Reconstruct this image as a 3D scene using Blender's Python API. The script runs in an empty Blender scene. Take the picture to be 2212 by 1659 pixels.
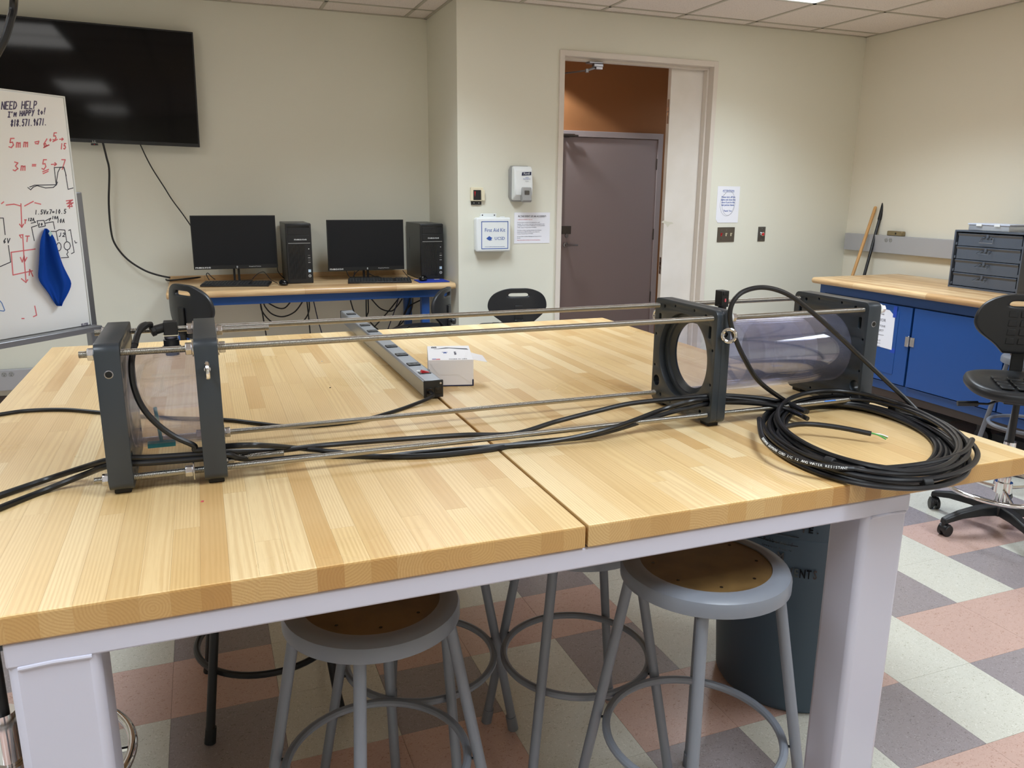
import bpy, bmesh, math, random
from mathutils import Vector, Matrix
from math import sin, cos, pi, radians, atan2, sqrt
random.seed(7)
S = bpy.context.scene
COL = S.collection
# ------------------------------------------------------------------ camera
F, PIT, ROL, YAW = 1709.4, 0.23743, 0.00807, 0.37057
CAM = Vector((0, 0, 1.485))
fw = Vector((sin(YAW)*cos(PIT), cos(YAW)*cos(PIT), -sin(PIT)))
r0 = Vector((cos(YAW), -sin(YAW), 0)); u0 = r0.cross(fw)
rt = r0*cos(ROL)+u0*sin(ROL); up = -r0*sin(ROL)+u0*cos(ROL)
cd = bpy.data.cameras.new('camera'); cam = bpy.data.objects.new('camera', cd); COL.objects.link(cam)
cd.sensor_fit = 'HORIZONTAL'; cd.sensor_width = 36; cd.lens = F*36/2212
cd.clip_start = .02; cd.clip_end = 60
cam.matrix_world = Matrix(((rt.x, up.x, -fw.x, CAM.x), (rt.y, up.y, -fw.y, CAM.y), (rt.z, up.z, -fw.z, CAM.z), (0, 0, 0, 1)))
S.camera = cam
# world points recovered from the photograph: a sight line met with a real plane of the room
def sight(x, y): return fw*F + rt*(x-1106) - up*(y-829.5)
def onz(x, y, z): d = sight(x, y); return CAM + d*((z-CAM.z)/d.z)
def ony(x, y, Y): d = sight(x, y); return CAM + d*((Y-CAM.y)/d.y)
def onx(x, y, X): d = sight(x, y); return CAM + d*((X-CAM.x)/d.x)
# ------------------------------------------------------------------ world, exposure, lights
S.view_settings.view_transform = 'Standard'; S.view_settings.look = 'None'
S.view_settings.gamma = 1; S.view_settings.use_curve_mapping = False
S.view_settings.exposure = 0.06
w = bpy.data.worlds.new('world'); S.world = w; w.use_nodes = True
w.node_tree.nodes['Background'].inputs[0].default_value = (.9, .92, 1, 1)
w.node_tree.nodes['Background'].inputs[1].default_value = .02
S.cycles.use_denoising = True
S.cycles.max_bounces = 12; S.cycles.diffuse_bounces = 8; S.cycles.transparent_max_bounces = 16; S.cycles.caustics_reflective = False; S.cycles.caustics_refractive = False
H = 2.727
XR, YB, YA, XJ = 5.157, 5.40, 6.144, 1.684   # right wall, door wall, alcove wall, alcove side
XL, YF = -3.4, -3.7
TROFF = [(3.655, 4.03), (1.215, 4.03), (-1.225, 4.03), (3.655, .37), (1.215, .37), (-1.225, .37), (3.655, -2.68), (1.215, -2.68), (-1.225, -2.68)]  # last row is added unseen fill; third lamp is added to brighten the alcove
TPOW = [34, 34, 31, 37, 24, 33, 20, 20, 20]
def area(name, loc, sx, sy, power, spread, col=(.86, 1.0, 1.13)):
    l = bpy.data.lights.new(name, 'AREA'); l.shape = 'RECTANGLE'; l.size = sx; l.size_y = sy; l.energy = power
    l.spread = radians(spread); l.color = col
    o = bpy.data.objects.new(name, l); o.location = loc; COL.objects.link(o); return o
for (x, y), p in zip(TROFF, TPOW):
    area('troffer_lamp', (x, y, H-.012), .56, 1.16, p*.93, 124)
sp = bpy.data.lights.new('corridor_spot', 'SPOT'); sp.energy = 48; sp.spot_size = radians(130); sp.spot_blend = .12; sp.color = (1, 1, .98); sp.shadow_soft_size = .06
so = bpy.data.objects.new('corridor_spot', sp); so.location = (2.9, 7.15, 2.70); COL.objects.link(so)
area('corridor_lamp', (5.4, 6.4, 2.70), .5, 1.0, 8, 160)
# ------------------------------------------------------------------ materials
def lin(c): return c/12.92 if c <= .04045 else ((c+.055)/1.055)**2.4
def rgb(r, g, b): return (lin(r/255), lin(g/255), lin(b/255), 1)
def mat(name, c, rough=.5, metal=0, spec=.5, **k):
    m = bpy.data.materials.new(name); m.use_nodes = True
    b = m.node_tree.nodes['Principled BSDF']
    b.inputs['Base Color'].default_value = rgb(*c); b.inputs['Roughness'].default_value = rough
    b.inputs['Metallic'].default_value = metal; b.inputs['Specular IOR Level'].default_value = spec
    for kk, v in k.items(): b.inputs[kk.replace('_', ' ')].default_value = v
    return m
class G:
    def __init__(s, m): s.t = m.node_tree; s.b = s.t.nodes['Principled BSDF']
    def n(s, typ, **k):
        x = s.t.nodes.new('ShaderNode'+typ)
        for a, v in k.items():
            if a.startswith('i_'): x.inputs[a[2:].replace('_', ' ')].default_value = v
            else: setattr(x, a, v)
        return x
    def l(s, a, b): s.t.links.new(a, b)
    def coord(s, scale=(1, 1, 1), kind='Object'):
        c = s.n('TexCoord'); m = s.n('Mapping'); m.inputs['Scale'].default_value = scale
        s.l(c.outputs[kind], m.inputs['Vector']); return m
    def ramp(s, src, stops):
        r = s.n('ValToRGB'); e = r.color_ramp.elements
        while len(e) < len(stops): e.new(.5)
        for i, (p, c) in enumerate(stops): e[i].position = p; e[i].color = c if len(c) == 4 else (*c, 1)
        s.l(src, r.inputs[0]); return r
    def mix(s, f, a, b, mode='MIX'):
        x = s.n('Mix', data_type='RGBA', blend_type=mode)
        for src, i in ((f, 0), (a, 6), (b, 7)):
            if hasattr(src, 'links'): s.l(src, x.inputs[i])
            else: x.inputs[i].default_value = src
        return x.outputs[2]
    def bump(s, h, dist=.001, st=.5):
        x = s.n('Bump'); x.inputs['Distance'].default_value = dist; x.inputs['Strength'].default_value = st
        s.l(h, x.inputs['Height']); s.l(x.outputs[0], s.b.inputs['Normal'])
def rough_noise(m, scale=40, dist=.0006, st=.3, vs=(1, 1, 1)):
    g = G(m); n = g.n('TexNoise', i_Scale=scale, i_Detail=4.0); g.l(g.coord(vs).outputs[0], n.inputs['Vector']); g.bump(n.outputs['Fac'], dist, st); return m
def tint_noise(m, c2, scale=6, lo=.4, hi=.7, vs=(1, 1, 1), detail=4.0):
    g = G(m); n = g.n('TexNoise', i_Scale=scale, i_Detail=detail); g.l(g.coord(vs).outputs[0], n.inputs['Vector'])
    r = g.ramp(n.outputs['Fac'], [(lo, (0, 0, 0, 1)), (hi, (1, 1, 1, 1))])
    g.l(g.mix(r.outputs[0], tuple(g.b.inputs['Base Color'].default_value), rgb(*c2)), g.b.inputs['Base Color']); return m
M = {}
M['wall'] = rough_noise(mat('wall_paint', (221, 220, 206), .65, 0, .3), 160, .0008, .25)
M['wall_r'] = rough_noise(mat('wall_paint_warm', (224, 219, 203), .65, 0, .3), 160, .0008, .25)
M['wall_or'] = rough_noise(mat('orange_paint', (176, 124, 82), .6, 0, .3), 120, .0006, .2)
M['mauve'] = rough_noise(mat('mauve_door_paint', (178, 167, 170), .42), 60, .0003, .15)
M['mauve_l'] = mat('mauve_frame_paint', (196, 188, 192), .4)
M['trim'] = mat('cream_trim_paint', (216, 208, 198), .4)
M['doorw'] = tint_noise(mat('white_door_paint', (222, 217, 210), .45), (212, 206, 196), 3)
M['steel'] = mat('satin_steel', (160, 160, 165), .3, 1)
M['dsteel'] = mat('dark_satin_steel', (110, 108, 106), .35, .9)
M['plate'] = mat('brown_steel_plate', (112, 105, 96), .4, .7)
M['chrome'] = mat('chrome', (228, 228, 230), .09, 1)
M['zinc'] = mat('zinc', (205, 205, 208), .22, 1)
M['black'] = mat('black_plastic', (22, 23, 25), .45)
M['blackg'] = mat('black_gloss', (10, 11, 14), .12)
M['screen'] = mat('screen_glass', (3, 3, 6), .07, 0, .25)
M['mscreen'] = mat('matte_screen', (12, 16, 22), .42, 0, .35)
M['pu'] = rough_noise(mat('black_polyurethane', (26, 28, 31), .42), 300, .0004, .3)
M['rubber'] = mat('black_rubber', (18, 18, 20), .6)
M['cable'] = rough_noise(mat('black_cable_jacket', (19, 20, 23), .36), 200, .0003, .2)
M['gpl'] = mat('grey_plastic', (150, 150, 148), .4)
M['white'] = mat('white_plastic', (226, 230, 230), .35)
M['ivory'] = mat('ivory_plastic', (222, 214, 186), .4)
M['paper'] = mat('paper', (232, 233, 240), .8, 0, .2)
M['carton'] = mat('carton_white', (226, 224, 226), .45)
M['navy'] = mat('navy_print', (26, 32, 66), .5)
M['blueink'] = mat('blue_ink', (52, 88, 165), .6)
M['greyink'] = mat('grey_ink', (105, 105, 118), .7)
M['dkink'] = mat('dark_ink', (52, 50, 60), .6)
M['redink'] = mat('red_ink', (205, 90, 100), .6)
M['redmk'] = mat('red_marker', (226, 120, 128), .6)
M['dkmk'] = mat('dark_marker', (82, 78, 112), .6)
M['bkmk'] = mat('black_marker', (58, 62, 74), .6)
M['blmk'] = mat('blue_marker', (100, 140, 200), .6)
M['red'] = mat('red_plastic', (196, 32, 44), .35)
M['whink'] = mat('white_ink', (225, 228, 228), .5)
M['blue_steel'] = rough_noise(mat('blue_enamel', (24, 74, 142), .38), 60, .0003, .15)
M['blue_dark'] = mat('blue_enamel_frame', (28, 68, 124), .4)
M['slate'] = rough_noise(mat('slate_grey_enamel', (78, 86, 98), .38), 80, .0003, .15)
M['pvc'] = rough_noise(mat('slate_pvc', (46, 53, 60), .36), 90, .0003, .2, (1, 1, 8))
M['white_enamel'] = rough_noise(mat('white_enamel', (188, 187, 200), .28), 20, .0004, .15)
M['grey_enamel'] = rough_noise(mat('grey_enamel', (112, 116, 124), .32), 60, .0003, .2)
M['can'] = rough_noise(mat('slate_can_plastic', (58, 76, 92), .5), 50, .0005, .2)
M['bluecloth'] = rough_noise(mat('blue_cloth', (22, 68, 160), .95, 0, .1), 900, .001, .6)
M['bluepad'] = mat('blue_foam', (32, 58, 160), .8)
M['cyan'] = mat('cyan_plastic', (60, 165, 185), .5)
M['tapeb'] = mat('blue_tape', (70, 140, 235), .6)
M['tapedb'] = mat('dark_blue_tape', (22, 66, 170), .6)
M['board'] = mat('whiteboard_enamel', (248, 251, 252), .25)
M['alu'] = mat('anodised_aluminium', (150, 152, 156), .38, .85)
M['race'] = mat('grey_raceway_enamel', (176, 176, 180), .4, .3)
M['green'] = mat('green_wire', (70, 160, 80), .5)
M['gapdark'] = mat('dark_glue', (176, 140, 92), .8)
M['basebd'] = mat('brown_rubber_baseboard', (66, 56, 50), .5)
M['grid'] = mat('ceiling_grid_enamel', (176, 170, 156), .5)
M['woodh'] = tint_noise(mat('pine_handle', (206, 160, 98), .5), (184, 134, 76), 14, .4, .7, (1, 1, .1))
M['hard'] = tint_noise(mat('varnished_hardboard', (104, 80, 46), .35), (80, 60, 32), 14, .35, .7)
M['gold'] = mat('bronze_key', (150, 135, 105), .35, .8)
M['led'] = mat('led', (255, 110, 40), .5, Emission_Color=(1, .25, .05, 1), Emission_Strength=3.0)
M['glassbox'] = mat('clear_plastic_box', (215, 222, 235), .2, Transmission_Weight=.7, IOR=1.2)
# threaded rod
m = mat('threaded_steel', (186, 184, 178), .22, 1); g = G(m)
wv = g.n('TexWave', wave_type='BANDS', bands_direction='X', i_Scale=150.0, i_Distortion=1.0); g.l(g.coord().outputs[0], wv.inputs['Vector']); g.bump(wv.outputs['Fac'], .001, .8); M['rod'] = m
# thin clear acrylic: mostly see-through with glossy reflection and a violet tint
def acrylic(name, tint, refl):
    m = bpy.data.materials.new(name); m.use_nodes = True; t = m.node_tree; t.nodes.clear()
    out = t.nodes.new('ShaderNodeOutputMaterial'); tr = t.nodes.new('ShaderNodeBsdfTransparent'); tr.inputs[0].default_value = tint
    gl = t.nodes.new('ShaderNodeBsdfGlossy'); gl.inputs['Roughness'].default_value = .04; gl.inputs[0].default_value = (.95, .96, 1, 1)
    lw = t.nodes.new('ShaderNodeLayerWeight'); lw.inputs['Blend'].default_value = .5
    pw = t.nodes.new('ShaderNodeMath'); pw.operation = 'POWER'; pw.inputs[1].default_value = 3.5; t.links.new(lw.outputs['Facing'], pw.inputs[0])
    ma = t.nodes.new('ShaderNodeMath'); ma.operation = 'MULTIPLY_ADD'; ma.inputs[1].default_value = refl; ma.inputs[2].default_value = .09; t.links.new(pw.outputs[0], ma.inputs[0])
    df = t.nodes.new('ShaderNodeBsdfDiffuse'); df.inputs[0].default_value = (.55, .58, .8, 1)
    m1 = t.nodes.new('ShaderNodeMixShader'); m1.inputs[0].default_value = .07
    t.links.new(tr.outputs[0], m1.inputs[1]); t.links.new(df.outputs[0], m1.inputs[2])
    mx = t.nodes.new('ShaderNodeMixShader'); t.links.new(ma.outputs[0], mx.inputs[0]); t.links.new(m1.outputs[0], mx.inputs[1]); t.links.new(gl.outputs[0], mx.inputs[2])
    t.links.new(mx.outputs[0], out.inputs[0]); return m
M['acryl'] = acrylic('clear_acrylic', (.95, .95, .99, 1), .5)
M['acryl2'] = acrylic('clear_acrylic_inner', (.84, .87, .94, 1), .5)
# butcher block stave: solid rings plus a tone of its own for each stave
def stave_mat(name, tones, axis='Y', obj_random=True, rough=.3):
    m = mat(name, (220, 190, 140), rough); g = G(m)
    oi = g.n('ObjectInfo'); tc = g.n('TexCoord')
    wn = g.n('TexWhiteNoise', noise_dimensions='1D'); g.l(oi.outputs['Random'], wn.inputs['W'])
    mp = g.n('Mapping'); g.l(tc.outputs['Object'], mp.inputs['Vector'])
    off = g.n('VectorMath', operation='MULTIPLY'); off.inputs[1].default_value = (.13, 9, .13) if axis == 'Y' else (9, .13, .13)
    g.l(wn.outputs['Color'], off.inputs[0]); sb = g.n('VectorMath', operation='SUBTRACT'); sb.inputs[1].default_value = (.065, 0, .065); g.l(off.outputs[0], sb.inputs[0]); g.l(sb.outputs[0], mp.inputs['Location'])
    mp.inputs['Scale'].default_value = (1, .07, 1) if axis == 'Y' else (.10, 1, 1)
    wv = g.n('TexWave', wave_type='RINGS', rings_direction=axis, i_Scale=62.0, i_Distortion=6.0, i_Detail=2.0); wv.inputs['Detail Scale'].default_value = .35
    g.l(mp.outputs[0], wv.inputs['Vector'])
    fine = g.n('TexNoise', i_Scale=1.0, i_Detail=5.0); fm = g.n('Mapping'); g.l(off.outputs[0], fm.inputs['Location']); fm.inputs['Scale'].default_value = (420, 18, 300) if axis == 'Y' else (18, 420, 300)
    g.l(tc.outputs['Object'], fm.inputs['Vector']); g.l(fm.outputs[0], fine.inputs['Vector'])
    base = g.ramp(oi.outputs['Random'], tones)
    base.color_ramp.interpolation = 'CONSTANT'
    c1 = g.mix(g.ramp(wv.outputs['Fac'], [(.25, (.0, .0, .0, 1)), (.9, (.30, .30, .30, 1))]).outputs[0], base.outputs[0], rgb(186, 142, 84))
    c2 = g.mix(g.ramp(fine.outputs['Fac'], [(.45, (0, 0, 0, 1)), (.8, (.22, .22, .22, 1))]).outputs[0], c1, rgb(178, 134, 78))
    big = g.n('TexNoise', i_Scale=2.3, i_Detail=3.0); bgc = g.n('NewGeometry'); g.l(bgc.outputs['Position'], big.inputs['Vector'])
    c3 = g.mix(g.ramp(big.outputs['Fac'], [(.35, (0, 0, 0, 1)), (.75, (.35, .35, .35, 1))]).outputs[0], c2, rgb(226, 200, 154))
    # ends and sides of the block are multiplied darker than the top face
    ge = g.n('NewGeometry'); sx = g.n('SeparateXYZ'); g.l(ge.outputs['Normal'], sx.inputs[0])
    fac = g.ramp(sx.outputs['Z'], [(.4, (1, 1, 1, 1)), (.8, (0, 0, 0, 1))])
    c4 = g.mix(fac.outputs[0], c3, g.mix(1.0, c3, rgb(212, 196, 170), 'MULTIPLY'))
    g.l(c4, g.b.inputs['Base Color'])
    g.l(g.ramp(big.outputs['Fac'], [(.3, (rough-.06,)*3), (.7, (rough+.12,)*3)]).outputs[0], g.b.inputs['Roughness'])
    return m
TON = [(0, rgb(222, 190, 136)), (.13, rgb(232, 206, 158)), (.3, rgb(214, 180, 124)), (.43, rgb(226, 196, 142)), (.56, rgb(236, 214, 168)), (.66, rgb(206, 168, 112)), (.74, rgb(224, 194, 142)), (.9, rgb(216, 184, 130))]
M['stave'] = stave_mat('beech_stave', TON)
def bench_mat(name, axis):
    m = mat(name, (210, 180, 135), .3); g = G(m)
    br = g.n('TexBrick'); br.offset_frequency = 2; br.offset = .37
    br.inputs['Scale'].default_value = 1; br.inputs['Mortar Size'].default_value = .0006; br.inputs['Brick Width'].default_value = .62; br.inputs['Row Height'].default_value = .042
    br.inputs['Color1'].default_value = rgb(222, 194, 150); br.inputs['Color2'].default_value = rgb(184, 146, 100); br.inputs['Mortar'].default_value = rgb(150, 112, 72)
    mp = g.coord(); mp.inputs['Rotation'].default_value = (0, 0, 0 if axis == 'X' else pi/2)
    g.l(mp.outputs[0], br.inputs['Vector'])
    n = g.n('TexNoise', i_Scale=1.0, i_Detail=5.0); g.l(g.coord((6, 130, 130) if axis == 'X' else (130, 6, 130)).outputs[0], n.inputs['Vector'])
    g.l(g.mix(g.ramp(n.outputs['Fac'], [(.4, (0, 0, 0, 1)), (.75, (.7, .7, .7, 1))]).outputs[0], br.outputs['Color'], rgb(170, 126, 80)), g.b.inputs['Base Color'])
    return m
M['benchX'] = bench_mat('laminated_top_x', 'X'); M['benchY'] = bench_mat('laminated_top_y', 'Y')
def vct(name, c, fl, fl2):
    m = mat(name, c, .22); g = G(m)
    n = g.n('TexNoise', i_Scale=1.0, i_Detail=3.0, i_Distortion=2.0); g.l(g.coord((75, 150, 75)).outputs[0], n.inputs['Vector'])
    r = g.ramp(n.outputs['Fac'], [(.60, (0, 0, 0, 1)), (.66, (1, 1, 1, 1))])
    n2 = g.n('TexNoise', i_Scale=1.0, i_Detail=2.0, i_Distortion=1.5); g.l(g.coord((190, 95, 90)).outputs[0], n2.inputs['Vector'])
    r2 = g.ramp(n2.outputs['Fac'], [(.33, (1, 1, 1, 1)), (.39, (0, 0, 0, 1))])
    a = g.mix(r.outputs[0], rgb(*c), rgb(*fl)); a = g.mix(r2.outputs[0], a, rgb(*fl2)); g.l(a, g.b.inputs['Base Color'])
    n3 = g.n('TexNoise', i_Scale=5.0, i_Detail=5.0); g.l(g.coord().outputs[0], n3.inputs['Vector'])
    g.l(g.ramp(n3.outputs['Fac'], [(.3, (.20,)*3), (.7, (.27,)*3)]).outputs[0], g.b.inputs['Roughness'])
    return m
M['tC'] = vct('cream_tile', (204, 202, 190), (172, 169, 152), (220, 218, 208))
M['tP'] = vct('pink_tile', (194, 164, 152), (164, 128, 114), (204, 172, 160))
M['tG'] = vct('grey_tile', (150, 141, 142), (122, 113, 113), (166, 158, 158))
m = mat('ceiling_tile', (226, 217, 210), .9, 0, .1); g = G(m)
n = g.n('TexNoise', i_Scale=130.0, i_Detail=3.0); g.l(g.coord().outputs[0], n.inputs['Vector'])
g.l(g.mix(g.ramp(n.outputs['Fac'], [(.3, (1, 1, 1, 1)), (.4, (0, 0, 0, 1))]).outputs[0], rgb(226, 217, 210), rgb(172, 163, 154)), g.b.inputs['Base Color']); g.bump(n.outputs['Fac'], .002, .6); M['ctile'] = m
m = mat('lamp_diffuser', (250, 250, 250), .6, Emission_Color=(1, .98, .95, 1), Emission_Strength=4.0); M['diff'] = m
# ------------------------------------------------------------------ mesh helpers
class MB:
    def __init__(s): s.v = []; s.f = []
    def add(s, v, f): o = len(s.v); s.v += [tuple(p) for p in v]; s.f += [tuple(i+o for i in q) for q in f]; return s
    def box(s, a, b, Mx=None):
        x0, y0, z0 = a; x1, y1, z1 = b
        v = [Vector(p) for p in ((x0, y0, z0), (x1, y0, z0), (x1, y1, z0), (x0, y1, z0), (x0, y0, z1), (x1, y0, z1), (x1, y1, z1), (x0, y1, z1))]
        if Mx: v = [Mx @ p for p in v]
        return s.add(v, [(0, 3, 2, 1), (4, 5, 6, 7), (0, 1, 5, 4), (1, 2, 6, 5), (2, 3, 7, 6), (3, 0, 4, 7)])
    def cbox(s, c, d, Mx=None):
        c = Vector(c); h = Vector(d)/2; return s.box(c-h, c+h, Mx)
    def tube(s, pts, r, n=10, caps=True, closed=False):
        P = [Vector(p) for p in pts]; k = len(P); R = r if hasattr(r, '__len__') else [r]*k
        v = []; t0 = None; nn = None
        for i in range(k):
            if closed: t = (P[(i+1) % k]-P[i-1])
            else: t = (P[min(i+1, k-1)]-P[max(i-1, 0)])
            t.normalize()
            if nn is None:
                a = Vector((0, 0, 1)) if abs(t.z) < .9 else Vector((1, 0, 0)); nn = (a-t*a.dot(t)).normalized()
            else:
                nn = nn-t*nn.dot(t); nn.normalize()
            b = t.cross(nn)
            v += [P[i]+(nn*cos(2*pi*j/n)+b*sin(2*pi*j/n))*R[i] for j in range(n)]
        f = []
        for i in range(k if closed else k-1):
            i2 = (i+1) % k
            f += [(i*n+j, i*n+(j+1) % n, i2*n+(j+1) % n, i2*n+j) for j in range(n)]
        if caps and not closed: f += [tuple(range(n-1, -1, -1)), tuple((k-1)*n+j for j in range(n))]
        return s.add(v, f)
    def cyl(s, a, b, r, n=20, r2=None): return s.tube([a, b], [r, r if r2 is None else r2], n)
    def lathe(s, c, prof, n=32, axis='Z', closed=False):
        c = Vector(c); v = []
        for r, z in prof:
            for j in range(n):
                a = 2*pi*j/n; p = {'Z': (r*cos(a), r*sin(a), z), 'X': (z, r*cos(a), r*sin(a)), 'Y': (r*sin(a), z, r*cos(a))}[axis]
                v.append(c+Vector(p))
        k = len(prof); f = []
        for i in range(k if closed else k-1):
            i2 = (i+1) % k
            f += [(i*n+j, i*n+(j+1) % n, i2*n+(j+1) % n, i2*n+j) for j in range(n)]
        if not closed:
            if prof[0][0] > 1e-6: f.append(tuple(range(n-1, -1, -1)))
            if prof[-1][0] > 1e-6: f.append(tuple((k-1)*n+j for j in range(n)))
        return s.add(v, f)
    def torus(s, c, R, r, n=40, m=10, N=(0, 0, 1)):
        q = Vector((0, 0, 1)).rotation_difference(Vector(N)); c = Vector(c)
        return s.tube([c+q @ Vector((R*cos(2*pi*i/n), R*sin(2*pi*i/n), 0)) for i in range(n)], r, m, closed=True)
    def prism(s, pts, d):
        d = Vector(d); P = [Vector(p) for p in pts]; k = len(P)
        return s.add(P+[p+d for p in P], [tuple(range(k-1, -1, -1)), tuple(range(k, 2*k))]+[(i, (i+1) % k, k+(i+1) % k, k+i) for i in range(k)])
    def mesh(s, name):
        me = bpy.data.meshes.new(name); me.from_pydata(s.v, [], s.f); me.validate()
        bm = bmesh.new(); bm.from_mesh(me); bmesh.ops.remove_doubles(bm, verts=bm.verts, dist=1e-6); bmesh.ops.recalc_face_normals(bm, faces=bm.faces); bm.to_mesh(me); bm.free()
        return me
LOC = {}
def inv(parent):
    return Matrix.Translation(-Vector(LOC.get(parent.name, (0, 0, 0))))
def ob(name, mb, m, parent=None, local=False, bevel=0, seg=2, sub=0, solid=0, smooth=35, origin=None):
    me = mb if isinstance(mb, bpy.types.Mesh) else mb.mesh(name)
    if isinstance(m, (list, tuple)):
        for q in m: me.materials.append(q)
    elif not me.materials: me.materials.append(m)
    if smooth:
        me.polygons.foreach_set('use_smooth', [True]*len(me.polygons)); me.set_sharp_from_angle(angle=radians(smooth))
    o = bpy.data.objects.new(name, me); COL.objects.link(o)
    if parent is not None:
        o.parent = parent
        if not local: o.matrix_parent_inverse = inv(parent)
    elif not local:
        xs = [v.co.x for v in me.vertices]; ys = [v.co.y for v in me.vertices]; zs = [v.co.z for v in me.vertices]
        L = Vector(origin) if origin else Vector(((min(xs)+max(xs))/2, (min(ys)+max(ys))/2, min(zs)))
        me.transform(Matrix.Translation(-L)); o.location = L; LOC[o.name] = tuple(L)
    if solid: md = o.modifiers.new('solid', 'SOLIDIFY'); md.thickness = solid; md.offset = 0
    if bevel: md = o.modifiers.new('bevel', 'BEVEL'); md.width = bevel; md.segments = seg; md.limit_method = 'ANGLE'; md.angle_limit = radians(40)
    if sub: md = o.modifiers.new('sub', 'SUBSURF'); md.levels = sub; md.render_levels = sub
    return o
def thing(name, label, cat, loc=(0, 0, 0), rz=0, group=None):
    o = bpy.data.objects.new(name, None); COL.objects.link(o); o.location = loc; o.rotation_euler = (0, 0, rz)
    o.empty_display_size = .05
    o['label'] = label; o['category'] = cat
    if group: o['group'] = group
    LOC[o.name] = tuple(loc); return o
def tag(o, label, cat, group=None):
    o['label'] = label; o['category'] = cat
    if group: o['group'] = group
    return o
def st(name, mb, m, parent=None, **k):
    o = ob(name, mb, m, parent, **k)
    if parent is None: o['kind'] = 'structure'
    return o
def cr(pts, k=8, closed=False):
    P = [Vector(p) for p in pts]; n = len(P); out = []
    for i in range(n if closed else n-1):
        if closed: a, b, c, d = P[i-1], P[i], P[(i+1) % n], P[(i+2) % n]
        else: a, b, c, d = P[max(i-1, 0)], P[i], P[i+1], P[min(i+2, n-1)]
        for j in range(k):
            t = j/k; out.append(.5*((2*b)+(c-a)*t+(2*a-5*b+4*c-d)*t*t+(3*b-a-3*c+d)*t**3))
    if not closed: out.append(P[-1])
    return out
def cable(name, pts, r, m, parent=None, k=8, n=8, **kw): return ob(name, MB().tube(cr(pts, k), r, n), m, parent, **kw)
def text(body, size, m, parent, o, xd, ud=(0, 0, 1), align='CENTER', name='lettering', local=False, bold=0, sx=1.0):
    c = bpy.data.curves.new(name, 'FONT'); c.body = body; c.size = size; c.align_x = align; c.align_y = 'CENTER'; c.extrude = .0003; c.resolution_u = 2; c.offset = bold
    tmp = bpy.data.objects.new('tmp', c); COL.objects.link(tmp)
    me = bpy.data.meshes.new_from_object(tmp.evaluated_get(bpy.context.evaluated_depsgraph_get())); bpy.data.objects.remove(tmp); bpy.data.curves.remove(c)
    me.name = name; me.materials.clear(); me.materials.append(m); t = bpy.data.objects.new(name, me); COL.objects.link(t)
    X = Vector(xd).normalized(); U = Vector(ud); U = (U-X*U.dot(X)).normalized(); N = X.cross(U)
    mw = Matrix(((X.x*sx, U.x, N.x, o[0]), (X.y*sx, U.y, N.y, o[1]), (X.z*sx, U.z, N.z, o[2]), (0, 0, 0, 1)))
    if parent is not None:
        t.parent = parent
        if not local: t.matrix_parent_inverse = inv(parent)
    t.matrix_basis = mw; return t
def rrect(y0, y1, z0, z1, r, k=4):
    out = []
    for cx, cy, a0 in ((y1-r, z1-r, 0), (y0+r, z1-r, 90), (y0+r, z0+r, 180), (y1-r, z0+r, 270)):
        for i in range(k+1): a = radians(a0+90*i/k); out.append((cx+r*cos(a), cy+r*sin(a)))
    return out
def circ(y, z, r, n=16): return [(y+r*cos(2*pi*i/n), z+r*sin(2*pi*i/n)) for i in range(n)]
def holed(outer, holes, th, bev=0):
    """flat plate in local XY with real holes, thickness along Z centred on 0"""
    c = bpy.data.curves.new('tmp', 'CURVE'); c.dimensions = '2D'; c.fill_mode = 'BOTH'; c.extrude = th/2-bev; c.bevel_depth = bev; c.bevel_resolution = 1; c.offset = -bev
    for pl in [outer]+holes:
        s = c.splines.new('POLY'); s.points.add(len(pl)-1); s.use_cyclic_u = True
        for i, p in enumerate(pl): s.points[i].co = (p[0], p[1], 0, 1)
    o = bpy.data.objects.new('tmp', c); COL.objects.link(o)
    dg = bpy.context.evaluated_depsgraph_get(); me = bpy.data.meshes.new_from_object(o.evaluated_get(dg)); bpy.data.objects.remove(o); bpy.data.curves.remove(c)
    me.materials.clear()
    bm = bmesh.new(); bm.from_mesh(me); bmesh.ops.remove_doubles(bm, verts=bm.verts, dist=1e-5); bm.to_mesh(me); bm.free()
    return me
def xplate(me, x):   # XY plate -> YZ plane at x
    me.transform(Matrix(((0, 0, 1, x), (1, 0, 0, 0), (0, 1, 0, 0), (0, 0, 0, 1)))); return me
def ribbons(strokes, wd, O, X, U, lift=.0008):
    """pen strokes given as 2D points on the plane O + X*a + U*b"""
    mb = MB(); N = Vector(X).cross(Vector(U)).normalized()
    for s in strokes:
        for (a, b), (c, d) in zip(s, s[1:]):
            t = Vector((c-a, d-b)); L = t.length
            if L < 1e-6: continue
            t /= L; nx, ny = -t.y*wd/2, t.x*wd/2; e = wd*.3
            q = [(a-t.x*e+nx, b-t.y*e+ny), (a-t.x*e-nx, b-t.y*e-ny), (c+t.x*e-nx, d+t.y*e-ny), (c+t.x*e+nx, d+t.y*e+ny)]
            mb.prism([Vector(O)+Vector(X)*p+Vector(U)*r+N*(lift*.2) for p, r in q], N*lift*.5)
    return mb
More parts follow.
